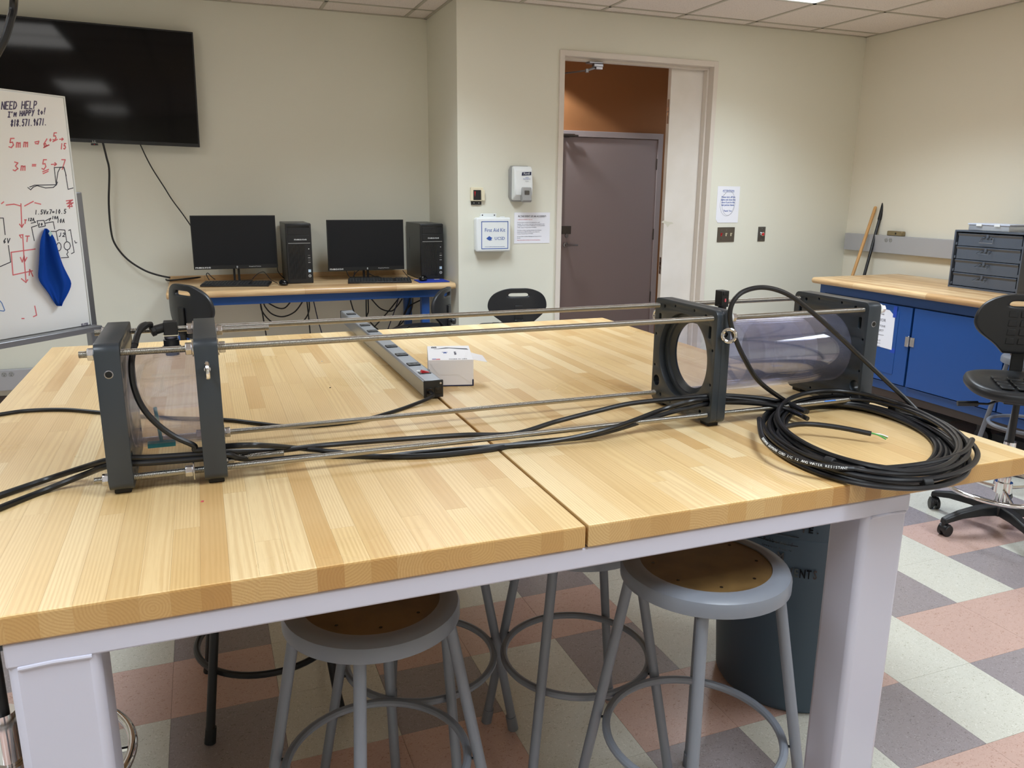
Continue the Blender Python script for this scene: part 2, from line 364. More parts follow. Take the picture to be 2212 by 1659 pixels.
# ------------------------------------------------------------------ the room shell
TS, TX, TY = .3035, 1.935, 1.604
def tcol(i, j):
    if j % 2: return 'tC' if i % 2 == 0 else 'tG'
    return 'tC' if (i + (0 if j % 4 == 0 else 2)) % 4 == 0 else 'tP'
fl = st('floor', MB().box((XL-.2, YF-.2, -.12), (7.6, 7.4, -.004)), M['basebd'], smooth=0)
def tilebox(i, j, mb=None):
    g_ = .0004; x, y = TX+i*TS, TY+j*TS
    return (mb or MB()).box((x+g_, y+g_, -.005), (x+TS-g_, y+TS-g_, 0))
tm = {}
for j in range(-2, 12):
    for i in range(-10, 10):
        x = TX+i*TS
        if x+TS > XR or j > 10: continue
        k = tcol(i, j)
        me = tm.get(k)
        if me is None:
            me = MB().box((.0004, .0004, -.005), (TS-.0004, TS-.0004, 0)).mesh('tile'); me.materials.append(M[k]); tm[k] = me
        o = bpy.data.objects.new('floor_tile', me); COL.objects.link(o); o.parent = fl; o.matrix_parent_inverse = inv(fl); o.location = (x, TY+j*TS, random.uniform(-.0002, .0001))
rest = {k: MB() for k in ('tC', 'tP', 'tG')}
for j in range(-18, 20):
    for i in range(-18, 20):
        if -2 <= j <= 10 and -10 <= i < 10 and TX+(i+1)*TS <= XR: continue
        x, y = TX+i*TS, TY+j*TS
        if x > 7.4 or y > 7.3 or x < XL-.3 or y < YF-.3: continue
        tilebox(i, j, rest[tcol(i, j)])
for k in rest:
    o = ob('floor_tiles_beyond', rest[k], M[k], fl, smooth=0); o['kind'] = 'stuff'
def wallbox(name, a, b, m='wall', **k): return st(name, MB().box(a, b), M[m], smooth=0, **k)
DX0, DX1, DZ = 2.472, 3.71, 2.418
mbw = MB().box((XJ, YB, 0), (DX0-.03, YB+.17, H+.1)); mbw.box((DX1+.03, YB, 0), (XR+.15, YB+.17, H+.1)); mbw.box((DX0-.03, YB, DZ+.03), (DX1+.03, YB+.17, H+.1))
st('wall_back', mbw, M['wall'], smooth=0)
wallbox('wall_jog', (XJ, YB+.1701, 0), (XJ+.15, YA+.15, H+.1))
wallbox('wall_alcove', (XL-.15, YA, 0), (XJ-.0005, YA+.15, H+.1))
wallbox('wall_right', (XR, YF-.15, 0), (XR+.15, YB-.0005, H+.1), 'wall_r')
wallbox('wall_left', (XL-.15, YF-.15, 0), (XL, YA-.0005, H+.1))
wallbox('wall_front', (XL+.0005, YF-.15, 0), (XR-.0005, YF, H+.1))
wallbox('wall_corridor', (1.9, 7.4, 0), (7.4, 7.5, H+.1), 'wall_or')
wallbox('wall_corridor_end', (7.4, YB+.171, 0), (7.5, 7.5, H+.1), 'wall_or')
wallbox('wall_corridor_start', (XJ+.1505, YB+.171, 0), (XJ+.2, 7.3995, H+.1), 'wall_or')
# ceiling: T grid with lay-in tiles
ce = st('ceiling', MB().box((XL-.15, YF-.15, H+.11), (7.5, 7.5, H+.16)), M['ctile'], smooth=0)
gr = MB(); CG = .61
xs = [2.13+CG*k for k in range(-9, 5)]; ys = [5.25+CG*k for k in range(-14, 2)]
def inside(x, y): return XL < x < XR and YF < y < (YA if x < XJ else YB)
for x in xs:
    if XL < x < XR: gr.box((x-.012, YF, H), (x+.012, YA-.001 if x < XJ else YB-.001, H+.004))
for y in ys:
    if YF < y < YA: gr.box((XL, y-.012, H), (XJ-.001 if y > YB else XR-.001, y+.012, H+.0038))
for a, b in (((XL, YB-.022), (XR, YB)), ((XR-.022, YF), (XR, YB)), ((XJ-.022, YB), (XJ, YA)), ((XL, YA-.022), (XJ, YA)), ((XL, YF), (XL+.022, YA)), ((XL, YF), (XR, YF+.022))):
    gr.box((a[0], a[1], H-.001), (b[0], b[1], H+.003))
ob('ceiling_grid', gr, M['grid'], ce, smooth=0)
trc = {(round((x-.305-2.13)/CG), round((y-5.25)/CG)+s) for x, y in TROFF for s in (0, -1)}
trc = set()
for x, y in TROFF:
    for yy in (y-.305, y+.305): trc.add((math.floor((x-2.13)/CG), math.floor((yy-5.25)/CG)))
for kx in range(-10, 5):
    for ky in range(-15, 2):
        if (kx, ky) in trc: continue
        x0, x1 = max(2.13+kx*CG, XL), min(2.13+(kx+1)*CG, XR); y0, y1 = max(5.25+ky*CG, YF), min(5.25+(ky+1)*CG, YA if x0 < XJ-.05 else YB)
        if x0 < XJ < x1 and y0 >= YB-.001: x1 = XJ
        if x1-x0 < .05 or y1-y0 < .05: continue
        ob('ceiling_tile', MB().box((x0+.004, y0+.004, H+.0042), (x1-.004, y1-.004, H+.016)), M['ctile'], ce, smooth=0)
TLAB = ['lit ceiling troffer by the door, its corner at the top edge of the photo', 'lit ceiling troffer above the far edge of the butcher block table', 'added unseen ceiling troffer in front of the wall screen', 'lit ceiling troffer beside the right wall, level with the camera', 'lit ceiling troffer right above the camera', 'lit ceiling troffer left of the camera', 'added unseen fill troffer at the back of the room, right', 'added unseen fill troffer at the back of the room, middle', 'added unseen fill troffer at the back of the room, left']
for (x, y), lb in zip(TROFF, TLAB):
    t = thing('ceiling_troffer', lb, 'ceiling light', (x, y, H), 0, 'recessed ceiling troffers')
    fr = MB()
    for a, b in (((-.295, -.6), (-.27, .6)), ((.27, -.6), (.295, .6)), ((-.295, -.6), (.295, -.575)), ((-.295, .575), (.295, .6))): fr.box((a[0], a[1], -.003), (b[0], b[1], .05))
    ob('frame', fr, M['white'], t, local=True, smooth=0)
    ob('diffuser', MB().box((-.27, -.575, .004), (.27, .575, .012)), M['diff'], t, local=True, smooth=0)
# baseboards and raceways
st('baseboard_alcove', MB().box((XL, YA-.008, 0), (XJ-.009, YA-.0005, .105)), M['basebd'], smooth=0)
st('baseboard_back', MB().box((XJ+.001, YB-.008, 0), (DX0-.035, YB-.0005, .105)).box((DX1+.04, YB-.008, 0), (XR-.009, YB-.0005, .105)), M['basebd'], smooth=0)
st('baseboard_right', MB().box((XR-.008, YF, 0), (XR-.0005, YB-.01, .105)), M['basebd'], smooth=0)
def outlet(parent, c, X, U, N, name='outlet'):
    X, U, N = Vector(X), Vector(U), Vector(N); c = Vector(c)
    R = Matrix((( X.x, U.x, N.x, c.x), (X.y, U.y, N.y, c.y), (X.z, U.z, N.z, c.z), (0, 0, 0, 1)))
    mb = MB().lathe((0, 0, 0), [(0, .003), (.0155, .003), (.0165, .0015), (.0165, -.001), (0, -.001)], 20); me = mb.mesh(name); me.transform(R)
    o = ob(name, me, M['gpl'], parent)
    sl = MB().box((-.007, .001, .0025), (-.005, .009, .0036)).box((.005, .001, .0025), (.007, .008, .0036)).lathe((0, -.007, 0), [(0, .0036), (.0025, .0036), (.0025, .002)], 10)
    me = sl.mesh('slots'); me.transform(R); ob('slots', me, M['blackg'], o)
r1 = st('trim_1', MB().box((XL+.01, YA-.045, .149), (-.5, YA-.0005, .291)), M['race'], smooth=0, bevel=.003)
for px in (9, 24):
    q = ony(px, 809 if px < 15 else 808, YA-.045); outlet(r1, (q.x, YA-.0455, q.z), (1, 0, 0), (0, 0, 1), (0, -1, 0))
r2 = st('trim_2', MB().box((XR-.047, -1, 1.036), (XR-.0005, 5.36, 1.174)), M['race'], smooth=0, bevel=.003)
for px in (1914, 1923.5):
    q = onx(px, 518.5, XR-.047); outlet(r2, (XR-.0475, q.y, q.z), (0, -1, 0), (0, 0, 1), (-1, 0, 0))
# ------------------------------------------------------------------ doors
fr = MB()
cz = DZ+.04
def U(mb, x0, x1, z1, w_, y0, y1, z0=0):
    mb.box((x0-w_, y0, z0), (x0, y1, z1+w_)); mb.box((x1, y0, z0), (x1+w_, y1, z1+w_)); mb.box((x0, y0, z1), (x1, y1, z1+w_))
U(fr, DX0, DX1, DZ, .038, YB-.014, YB+.185)
U(fr, DX0+.016, DX1-.016, DZ-.016, .016, YB+.05, YB+.10)
dfo = st('door_frame_1', fr, M['trim'], smooth=0, bevel=.002)
# inactive narrow leaf, closed
LX0 = ony(1447, 150, 5.53).x
d1 = st('door_1', MB().box((LX0, 5.502, .008), (DX1-.003, 5.546, DZ-.006)), M['doorw'], smooth=0, bevel=.0015)
for z0, z1, nm in ((ony(1440, 214, 5.52).z, ony(1436, 267, 5.52).z, 'flush_bolt'), (ony(1421, 556, 5.52).z, ony(1418, 592, 5.52).z, 'strike_plate')):
    o = ob(nm, MB().box((LX0-.0015, 5.512, min(z0, z1)), (LX0+.002, 5.536, max(z0, z1))), M['steel'], d1, smooth=0)
    zc = (z0+z1)/2; ob('slot', MB().box((LX0-.0022, 5.518, zc-.03), (LX0-.0012, 5.530, zc-.006)).box((LX0-.0022, 5.518, zc+.006), (LX0-.0012, 5.530, zc+.03)), M['blackg'] if nm[0] == 's' else M['chrome'], o, smooth=0)
q = ony(1440, 480, 5.5015)
pts = [(0, 0), (.025, .014), (.05, .006), (.10, .0), (.115, -.012), (.08, -.018), (.062, -.04), (.045, -.016), (.02, -.006)]
ob('paint_chip', MB().prism([(q.x-.05+a, 5.5018, q.z+b) for a, b in pts], (0, -.0006, 0)), mat('chip', (200, 196, 180), .6), d1)
# active leaf standing open in the corridor
d2 = st('door_2', MB().box((DX0-.03, 5.59, .008), (DX0+.014, 6.46, DZ-.006)), M['doorw'], smooth=0, bevel=.0015)
ob('closer_body', MB().box((DX0+.0145, 5.72, DZ-.13), (DX0+.06, 5.98, DZ-.07)), M['dsteel'], d2, bevel=.004)
clo = thing('door_closer', 'grey door closer arm bracketed under the door frame head', 'door closer', (2.75, 5.47, DZ-.04))
cb = ony(1290, 137, 5.45)
ob('bracket', MB().box((cb.x-.07, 5.43, DZ-.028), (cb.x+.04, 5.50, DZ-.0165)).box((cb.x-.03, 5.435, DZ-.05), (cb.x+.045, 5.475, DZ-.028)), M['steel'], clo, bevel=.004)
el = ony(1272, 151, 5.47)
ob('fore_arm', MB().tube([(cb.x+.02, 5.455, DZ-.045), (el.x, 5.5, el.z)], .009, 8).box((cb.x-.01, 5.44, DZ-.065), (cb.x+.04, 5.47, DZ-.05)), M['steel'], clo)
ob('main_arm', MB().tube([(el.x, 5.5, el.z), (DX0+.04, 5.85, DZ-.075)], .006, 8).lathe((el.x, 5.5, el.z-.01), [(0, -.004), (.014, -.004), (.014, .02), (0, .02)], 14), M['steel'], clo)
# corridor door
a, b = ony(1427, 291, 7.395), ony(1418, 302, 7.39)
CX1 = b.x; CX0 = CX1-1.07; CZ = b.z
d3f = MB(); U(d3f, CX0, CX1, CZ, .055, 7.345, 7.3998); dfo3 = st('door_frame_2', d3f, M['mauve_l'], smooth=0, bevel=.002)
d3 = st('door_3', MB().box((CX0+.003, 7.362, .01), (CX1-.003, 7.399, CZ-.004)), M['mauve'], smooth=0, bevel=.0015)
for pz in (355, 506, 640):
    z = ony(1415, pz, 7.36).z; ob('hinge', MB().tube([(CX1-.002, 7.357, z-.055), (CX1-.002, 7.357, z+.055)], .007, 8).box((CX1-.002, 7.358, z-.055), (CX1+.028, 7.3615, z+.055)), M['dsteel'], d3)
q = ony(1223, 529, 7.35)
hd = ob('door_handle', MB().lathe((q.x-.005, 7.3618, q.z), [(0, 0), (.027, 0), (.026, -.012), (.012, -.016), (.011, -.045), (0, -.045)], 20, 'Y').tube([(q.x-.008, 7.318, q.z), (q.x+.03, 7.314, q.z), (q.x+.115, 7.318, q.z-.002)], .009, 8), M['steel'], d3)
ob('lock_cylinder', MB().lathe((q.x+.005, 7.3618, ony(1222, 509, 7.36).z), [(0, 0), (.02, 0), (.018, -.012), (0, -.014)], 18, 'Y'), M['steel'], d3)
z = ony(1221, 497, 7.36).z; ob('push_plate', MB().box((q.x-.05, 7.360, z-.04), (q.x+.055, 7.3625, z+.04)), M['dsteel'], d3, bevel=.001)
z = ony(1225, 292, 7.34).z; ob('closer_arm', MB().box((q.x-.1, 7.31, z-.015), (q.x+.05, 7.33, z+.012)).tube([(q.x-.1, 7.3, z-.0), (q.x+.07, 7.28, z-.006)], .008, 8).box((q.x-.04, 7.33, z-.02), (q.x+.0, 7.362, z+.01)), M['dsteel'], d3)
# ------------------------------------------------------------------ work table
TZ = .914; BT = .044
tb = thing('work_table', 'large butcher block work table of two panels on a white steel frame', 'table', (.6, 2.2, 0))
TX0, TX1, TY0, TY1, SEAM = -.549, 1.741, 1.163, 3.303, .5965
def stave_mb(x0, x1, y0, y1, ch):
    c = .0035; z0, z1 = TZ-BT, TZ
    l = c if 'l' in ch else .00008; r = c if 'r' in ch else .00008; f = c if 'f' in ch else .00008; b = c if 'b' in ch else .00008
    def ring(z, e): return [(x0+e[0], y0+e[1], z), (x1-e[2], y0+e[1], z), (x1-e[2], y1-e[3], z), (x0+e[0], y1-e[3], z)]
    mb = MB(); g1 = .00002
    R = [ring(z0, (l+g1, f+g1, r+g1, b+g1)), ring(z0+c, (g1,)*4), ring(z1-c, (g1,)*4), ring(z1-.001, (l*.3+g1, f*.3+g1, r*.3+g1, b*.3+g1)), ring(z1, (l+g1, f+g1, r+g1, b+g1))]
    v = [p for q_ in R for p in q_]; fs = [(3, 2, 1, 0), (16, 17, 18, 19)]
    for k in range(4): fs += [(k*4+i, k*4+(i+1) % 4, k*4+4+(i+1) % 4, k*4+4+i) for i in range(4)]
    return mb.add(v, fs)
for px0, px1 in ((TX0, SEAM-.003), (SEAM+.003, TX1)):
    tp = ob('tabletop', MB().box((px0+.006, TY0+.006, TZ-BT+.004), (px1-.006, TY1-.006, TZ-.004)), M['gapdark'], tb, smooth=0)
    n = 27; w_ = (px1-px0)/n
    for i in range(n):
        x0 = px0+i*w_; y = TY0; k = 0; cuts = [TY0]
        y = TY0+random.uniform(.12, .62)
        while y < TY1-.15 and len(cuts) < 5:
            cuts.append(y); y += random.uniform(.38, .75)
        cuts.append(TY1)
        for k in range(len(cuts)-1):
            ch = ('l' if i == 0 else '')+('r' if i == n-1 else '')+('f' if k == 0 else '')+('b' if k == len(cuts)-2 else '')
            sme = stave_mb(x0, x0+w_, cuts[k], cuts[k+1], ch).mesh('stave'); cc_ = Vector((x0+w_/2, (cuts[k]+cuts[k+1])/2, TZ-BT/2)); sme.transform(Matrix.Translation(-cc_))
            so_ = ob('stave', sme, M['stave'], tp, smooth=20); so_.location = cc_
LX = [(-.302, -.184), (1.247, 1.367)]
zr0, zr1 = .830, TZ-BT-.0005
for (x0, x1) in LX:
    for (y0, y1) in ((1.168, 1.270), (3.196, 3.298)):
        ob('leg', MB().box((x0, y0, .002), (x1, y1, zr1)), M['white_enamel'], tb, bevel=.014, seg=3)
        wz = MB().tube([(x0+.015, y0-.0005, zr0-.001), ((x0+x1)/2, y0-.0005, zr0+.001), (x1-.01, y0-.0005, zr0-.0005)], .0035, 8)
        ob('weld_bead', wz, M['white_enamel'], tb)
for nm, a, b in (('front_rail', (LX[0][0], 1.167, zr0), (LX[1][1], 1.217, zr1)), ('back_rail', (LX[0][0], 3.249, zr0), (LX[1][1], 3.299, zr1)),
             ('side_rail', (LX[0][0]+.03, 1.288, zr0), (LX[0][0]+.08, 3.178, zr1)), ('side_rail', (LX[1][0]+.04, 1.288, zr0), (LX[1][0]+.09, 3.178, zr1)), ('cross_rail', (.57, 1.217, zr0), (.62, 3.249, zr1-.002))):
    ob(nm, MB().box(a, b), M['white_enamel'], tb, bevel=.004)
# ------------------------------------------------------------------ test rig
RG = thing('acrylic_test_rig', 'long rig of four slate grey plates joined by threaded rods with two clear tubes', 'test rig', (.73, 1.735, TZ))
PY, PZ, PH = 1.735, 1.067, .143
PX = [(-.200, -.157), (-.030, .013), (1.151, 1.193), (1.626, 1.668)]
def plate_holes(big=None):
    hs = []
    for sy in (-1, 1):
        hs += [circ(PY+sy*.095, PZ+.124, .0048, 12), circ(PY+sy*.095, PZ-.121, .0048, 12), circ(PY+sy*.044, PZ+.131, .0034, 10), circ(PY+sy*.044, PZ-.129, .0034, 10),
               circ(PY+sy*.131, PZ+.0435, .0034, 10), circ(PY+sy*.131, PZ-.0435, .0034, 10), circ(PY+sy*.119, PZ-.086, .0150, 24),
               rrect(PY+sy*.1155-.0055, PY+sy*.1155+.0055, PZ+.071, PZ+.102, .004, 3)]
    if big: hs.append(circ(PY, PZ+.004, big, 72))
    return hs
plates = []
for i, (x0, x1) in enumerate(PX):
    xm = (x0+x1)/2
    if i == 2:   # open plate, counterbored: a wide front half and a narrower back half
        me = xplate(holed(rrect(PY-PH, PY+PH, PZ-PH, PZ+PH, .016), plate_holes(.112), .0185, .0012), x0+.00925)
        p = ob('end_plate', me, M['pvc'], RG, smooth=25)
        me = xplate(holed(rrect(PY-PH, PY+PH, PZ-PH, PZ+PH, .016), plate_holes(.0995), .0235, .0012), x1-.01175)
        ob('bored_web', me, M['pvc'], p, smooth=25)
        ob('seal_ring', MB().lathe((x0+.0187, PY, PZ+.004), [(.1115, 0), (.1115, .004), (.104, .004), (.104, 0)], 64, 'X', closed=True), M['pvc'], p, smooth=30)
        ob('flange_ring', MB().lathe((x1-.004, PY, PZ+.004), [(.0993, -.012), (.0993, .003), (.088, .003), (.086, -.004)], 64, 'X', closed=True), M['pvc'], p, smooth=30)
    else:
        hs = plate_holes(.092 if i in (1,) else None)
        me = xplate(holed(rrect(PY-PH, PY+PH, PZ-PH, PZ+PH, .016), hs, x1-x0, .0012), xm)
        p = ob('end_plate', me, M['pvc'], RG, smooth=25)
    plates.append(p)
    for sy in (-1, 1):
        ob('rubber_foot', MB().cbox((xm, PY+sy*.108, TZ+.0055), (.030, .036, .0108)), M['rubber'], RG, bevel=.002)
# side holes in the front narrow faces (blind, chamfered) and eye bolts
for i in (0, 3):
    xm = (PX[i][0]+PX[i][1])/2
    o = ob('side_hole', MB().lathe((xm, PY-PH, 1.153), [(.0, .0), (.0062, -.0), (.0062, -.0006), (0, -.0006)], 20, 'Y'), M['blackg'], plates[i])
    ob('chamfer', MB().lathe((xm, PY-PH, 1.153), [(.0062, -.0008), (.0078, -.0002), (.0078, .0002), (.0060, .0)], 20, 'Y', closed=True), M['steel'], plates[i])
def eyebolt(x, y, sgn, yaw):
    d = Vector((0, sgn, 0)); c = Vector((x, y+sgn*.022, 1.153))
    N = Vector((cos(yaw), sin(yaw), 0))
    ob('eye_bolt', MB().torus(c, .0155, .0043, 32, 10, N).cyl((x, y, 1.153), (x, y+sgn*.010, 1.153), .0060, 14), M['chrome'], RG)
eyebolt(-.0085, PY-PH, -1, .0); eyebolt(1.172, PY-PH, -1, .9); eyebolt(1.172, PY+PH, 1, .0)
# rods and nuts
def nut(x0, x1, y, z, r=.0125, m='zinc', name='nut', rot=0):
    n = 6; a = [rot+2*pi*i/n for i in range(n)]
    v = [(x0, y+r*cos(t), z+r*sin(t)) for t in a]
    ob(name, MB().prism(v, (x1-x0, 0, 0)), M[m], RG, bevel=.0012)
def washer(x, y, z, r=.016): ob('washer', MB().lathe((x, y, z), [(.0065, 0), (r, 0), (r, .0022), (.0065, .0022)], 24, 'X', closed=True), M['zinc'], RG)
CR = [(-1, 1), (1, 1), (-1, -1), (1, -1)]
for sy, sz in CR:
    y, z = PY+sy*.1235, PZ+sz*.1225
    ob('threaded_rod', MB().cyl((-.226, y, z), (PX[1][0]+.004, y, z), .0064, 12), M['rod'], RG)
    nut(-.212, -.2005, y, z); 
    # stub ends of the short section, beside the long rods
    off = (0, .017) if sz > 0 else (.018, .012)
    yo, zo = y-sy*.020, z-sz*.004
    if sz < 0: yo, zo = y-sy*.026, z+.008
    ob('threaded_rod', MB().cyl((PX[1][1]-.004, yo, zo), (.126, yo, zo), .0062, 12), M['rod'], RG)
    washer(PX[1][1]+.0004, yo, zo); nut(PX[1][1]+.003, PX[1][1]+.0145, yo, zo, .0120)
    ob('threaded_rod', MB().cyl((PX[1][1]-.002, y, z), (PX[2][0]+.003, y, z), .0064, 12), M['rod'], RG)
    if sz > 0:
        washer(PX[1][0]-.0028, y, z); nut(PX[1][0]-.0150, PX[1][0]-.003, y, z, .0128)
    elif sy < 0:
        washer(PX[1][0]-.020, y, z, .019); nut(PX[1][0]-.035, PX[1][0]-.0205, y, z, .0115)
    else: nut(PX[1][0]-.0150, PX[1][0]-.003, y, z, .0128)
    ob('threaded_rod', MB().cyl((PX[2][1]-.002, y, z), (PX[3][0]+.003, y, z), .0064, 12), M['rod'], RG)
    ob('threaded_rod', MB().cyl((PX[3][1]-.003, y, z), (PX[3][1]+.022, y, z), .0062, 12), M['rod'], RG)
    if sz > 0:
        ob('sleeve', MB().lathe((PX[2][1]+.0005, y, z), [(.0066, 0), (.0150, 0), (.0135, .010), (.0066, .010)], 24, 'X', closed=True), M['white'], RG)
        nut(PX[2][1]+.011, PX[2][1]+.023, y, z, .0115)
        ob('sleeve', MB().lathe((PX[3][1]+.0005, y, z), [(.0066, 0), (.0160, 0), (.0140, .013), (.0066, .013)], 24, 'X', closed=True), M['white'], RG)
        nut(PX[3][1]+.014, PX[3][1]+.026, y, z, .0115)
    else: nut(PX[3][1]+.0005, PX[3][1]+.0125, y, z, .0115)
# tubes
def tubemesh(x0, x1, R, t, n=72): return MB().lathe((x0, PY, PZ+.003), [(R, 0), (R, x1-x0), (R-t, x1-x0), (R-t, 0)], n, 'X', closed=True)
ob('acrylic_tube', tubemesh(PX[0][1]+.0005, PX[1][0]-.0005, .100, .005), M['acryl'], RG)
t2 = ob('acrylic_tube', tubemesh(PX[2][1]+.0005, PX[3][0]-.0005, .098, .005), M['acryl'], RG)
ob('inner_liner', tubemesh(1.300, 1.520, .088, .006), M['acryl2'], t2)
ob('liner_flange', MB().lathe((1.345, PY, PZ+.003), [(.0885, 0), (.0925, 0), (.0925, .014), (.0885, .014)], 64, 'X', closed=True), M['acryl2'], t2)
band = MB().lathe((1.40, PY, PZ+.003), [(.0755, 0), (.079, 0), (.079, .085), (.0755, .085)], 64, 'X', closed=True)
m = mat('smoked_band', (92, 100, 122), .3); m.node_tree.nodes['Principled BSDF'].inputs['Alpha'].default_value = .55
ob('clamp_band', band, m, t2)
for dx in (0, .040):
    ob('clamp_screw', MB().lathe((1.425+dx, PY-.080, PZ+.0), [(0, 0), (.006, 0), (.006, -.005), (0, -.005)], 14, 'Y'), M['chrome'], t2)
tc_ = ob('cleaning_scraper', MB().cbox((-.108, 1.70, PZ-.088), (.052, .016, .010)).tube([(-.108, 1.70, PZ-.083), (-.114, 1.70, PZ-.010)], .0035, 8), M['cyan'], None)
tag(tc_, 'small cyan T shaped scraper lying inside the short clear tube', 'scraper')
# pressure sensors
def sensor(x, elbow, hgt, tilt=0):
    z0 = PZ+.101
    ob('sensor_body', MB().lathe((x, PY, z0), [(0, -.012), (.013, -.012), (.013, .006), (.015, .006), (.015, .02), (.0125, .021), (.0125, hgt), (0, hgt)], 24), M['black'], RG)
    ob('sensor_nut', MB().prism([(x+.0175*cos(pi/3*i), PY+.0175*sin(pi/3*i), z0-.004) for i in range(6)], (0, 0, .012)), M['dsteel'], RG, bevel=.001)
    if elbow:
        p = ob('elbow_plug', MB().cbox((x+.001, PY, z0+hgt+.014), (.026, .026, .028)).tube([(x-.008, PY, z0+hgt+.016), (x-.030, PY-.004, z0+hgt+.011)], .0095, 14).tube([(x-.028, PY-.004, z0+hgt+.0115), (x-.036, PY-.006, z0+hgt+.009)], .0115, 8), M['black'], RG, bevel=.0012)
        ob('gasket', MB().cbox((x, PY, z0+hgt), (.029, .029, .0016)), M['ivory'], p)
        ob('rating_label', MB().lathe((x, PY, z0+.024), [(.0128, 0), (.0129, 0), (.0129, .018), (.0128, .018)], 20, closed=True), M['greyink'], p)
xs_ = ony(371, 745, PY).x
sensor(xs_, True, .030)
xq = ony(1549, 650, PY).x
ob('terminal_block', MB().cbox((xq, PY-.02, PZ+.155), (.022, .03, .042)).cbox((xq-.001, PY-.034, PZ+.17), (.014, .006, .01)), M['black'], RG, bevel=.0015)
ob('gland', MB().tube([(xq, PY-.02, PZ+.098), (xq-.004, PY-.03, PZ+.140)], .011, 14), M['black'], RG)
ob('pilot_lamp', MB().cbox((xq-.001, PY-.036, PZ+.152), (.004, .003, .008)), M['redink'], RG)
# ------------------------------------------------------------------ cables on the table
zc = TZ+.0062
c1 = thing('sensor_cable', 'black cable curving down from the elbow plug over the short clear tube', 'cable', (-.1, 1.62, TZ))
P_ = [ony(327, 701, 1.727), ony(313, 703, 1.715), ony(300, 716, 1.69), ony(291, 745, 1.660), ony(284, 785, 1.628), ony(288, 830, 1.618), ony(305, 875, 1.616), ony(335, 912, 1.615), ony(375, 942, 1.615), ony(418, 962, 1.616),
      Vector((-.04, 1.616, .984)), Vector((.016, 1.616, .986)), ony(560, 962, 1.60), onz(640, 968, .935), onz(720, 976, zc+.008), onz(820, 986, zc), onz(900, 978, zc), onz(1060, 965, zc+.002), onz(1200, 952, zc+.006), onz(1320, 925, .945), onz(1430, 885, .962), Vector((1.10, 1.612, .984)), Vector((1.153, 1.6125, .986)), Vector((1.19, 1.6125, .986)), onz(1640, 868, .960), onz(1690, 880, .944), onz(1735, 900, .940)]
ob('jacket', MB().tube(cr(P_, 10), .0058, 10), M['cable'], c1)
a, b = P_[1], P_[3]; ob('shrink_sleeve', MB().tube(cr(P_[0:4], 8)[6:], [.0066+.0016*(i % 3 == 0)*0+.0012*sin(i*.35) for i in range(len(cr(P_[0:4], 8)[6:]))], 10), M['rubber'], c1)
def twocable(nm, lb, pts, r=.0061):
    t = ob('power_cable', MB().tube(cr(pts, 10), r, 10), M['cable'], None); tag(t, lb, 'cable'); return t
twocable('', 'upper black cable entering at the left edge and running through all the lower plate holes', [onz(-60, 1092, zc), onz(0, 1070, zc), onz(100, 1036, .925), onz(180, 1010, .955), Vector((-.20, 1.617, .981)), Vector((-.157, 1.617, .981)), ony(330, 988, 1.617), Vector((-.03, 1.618, .974)), Vector((.014, 1.619, .973)), onz(600, 973, .945), onz(700, 962, zc+.010), onz(850, 950, zc+.006), onz(1000, 940, zc+.003), onz(1110, 937, zc+.006), onz(1200, 911, .935), onz(1290, 888, .955), onz(1360, 872, .97), onz(1450, 862, .982), Vector((1.153, 1.618, .992)), Vector((1.19, 1.618, .991)), onz(1640, 860, .968), onz(1700, 872, .950), onz(1740, 890, .945)])
twocable('', 'lower black cable entering at the left edge beside the first', [onz(-60, 1122, zc), onz(0, 1097, zc), onz(100, 1058, zc), onz(180, 1026, .94), Vector((-.20, 1.614, .971)), Vector((-.157, 1.614, .971)), ony(330, 999, 1.612), Vector((-.03, 1.612, .967)), Vector((.014, 1.612, .970)), onz(520, 990, .955), onz(580, 993, zc+.008), onz(700, 985, zc), onz(900, 986, zc), onz(1050, 972, zc), onz(1130, 958, zc), onz(1250, 945, zc), onz(1330, 928, .935), onz(1440, 893, .955), Vector((1.12, 1.612, .970)), Vector((1.153, 1.613, .973)), Vector((1.19, 1.613, .974)), onz(1640, 872, .958), onz(1700, 884, .944), onz(1745, 905, .935)])
# looping cable over the open plate
lp = [onz(1745, 890, .942), onz(1700, 868, .955), ony(1642, 826, 1.565), ony(1610, 778, 1.560), ony(1590, 735, 1.566), ony(1577, 690, 1.572), ony(1582, 655, 1.572), ony(1606, 630, 1.572), ony(1650, 621, 1.572), ony(1700, 635, 1.570), ony(1750, 671, 1.568), ony(1800, 715, 1.566), ony(1850, 762, 1.56), ony(1905, 814, 1.53), ony(1962, 868, 1.49), ony(2010, 920, 1.44), ony(2040, 965, 1.38), onz(2060, 1000, .945)]
lt = ob('loop_cable', MB().tube(cr(lp, 10), .0060, 10), M['cable'], None); tag(lt, 'black cable arching high over the open grey plate and down into the coil', 'cable')
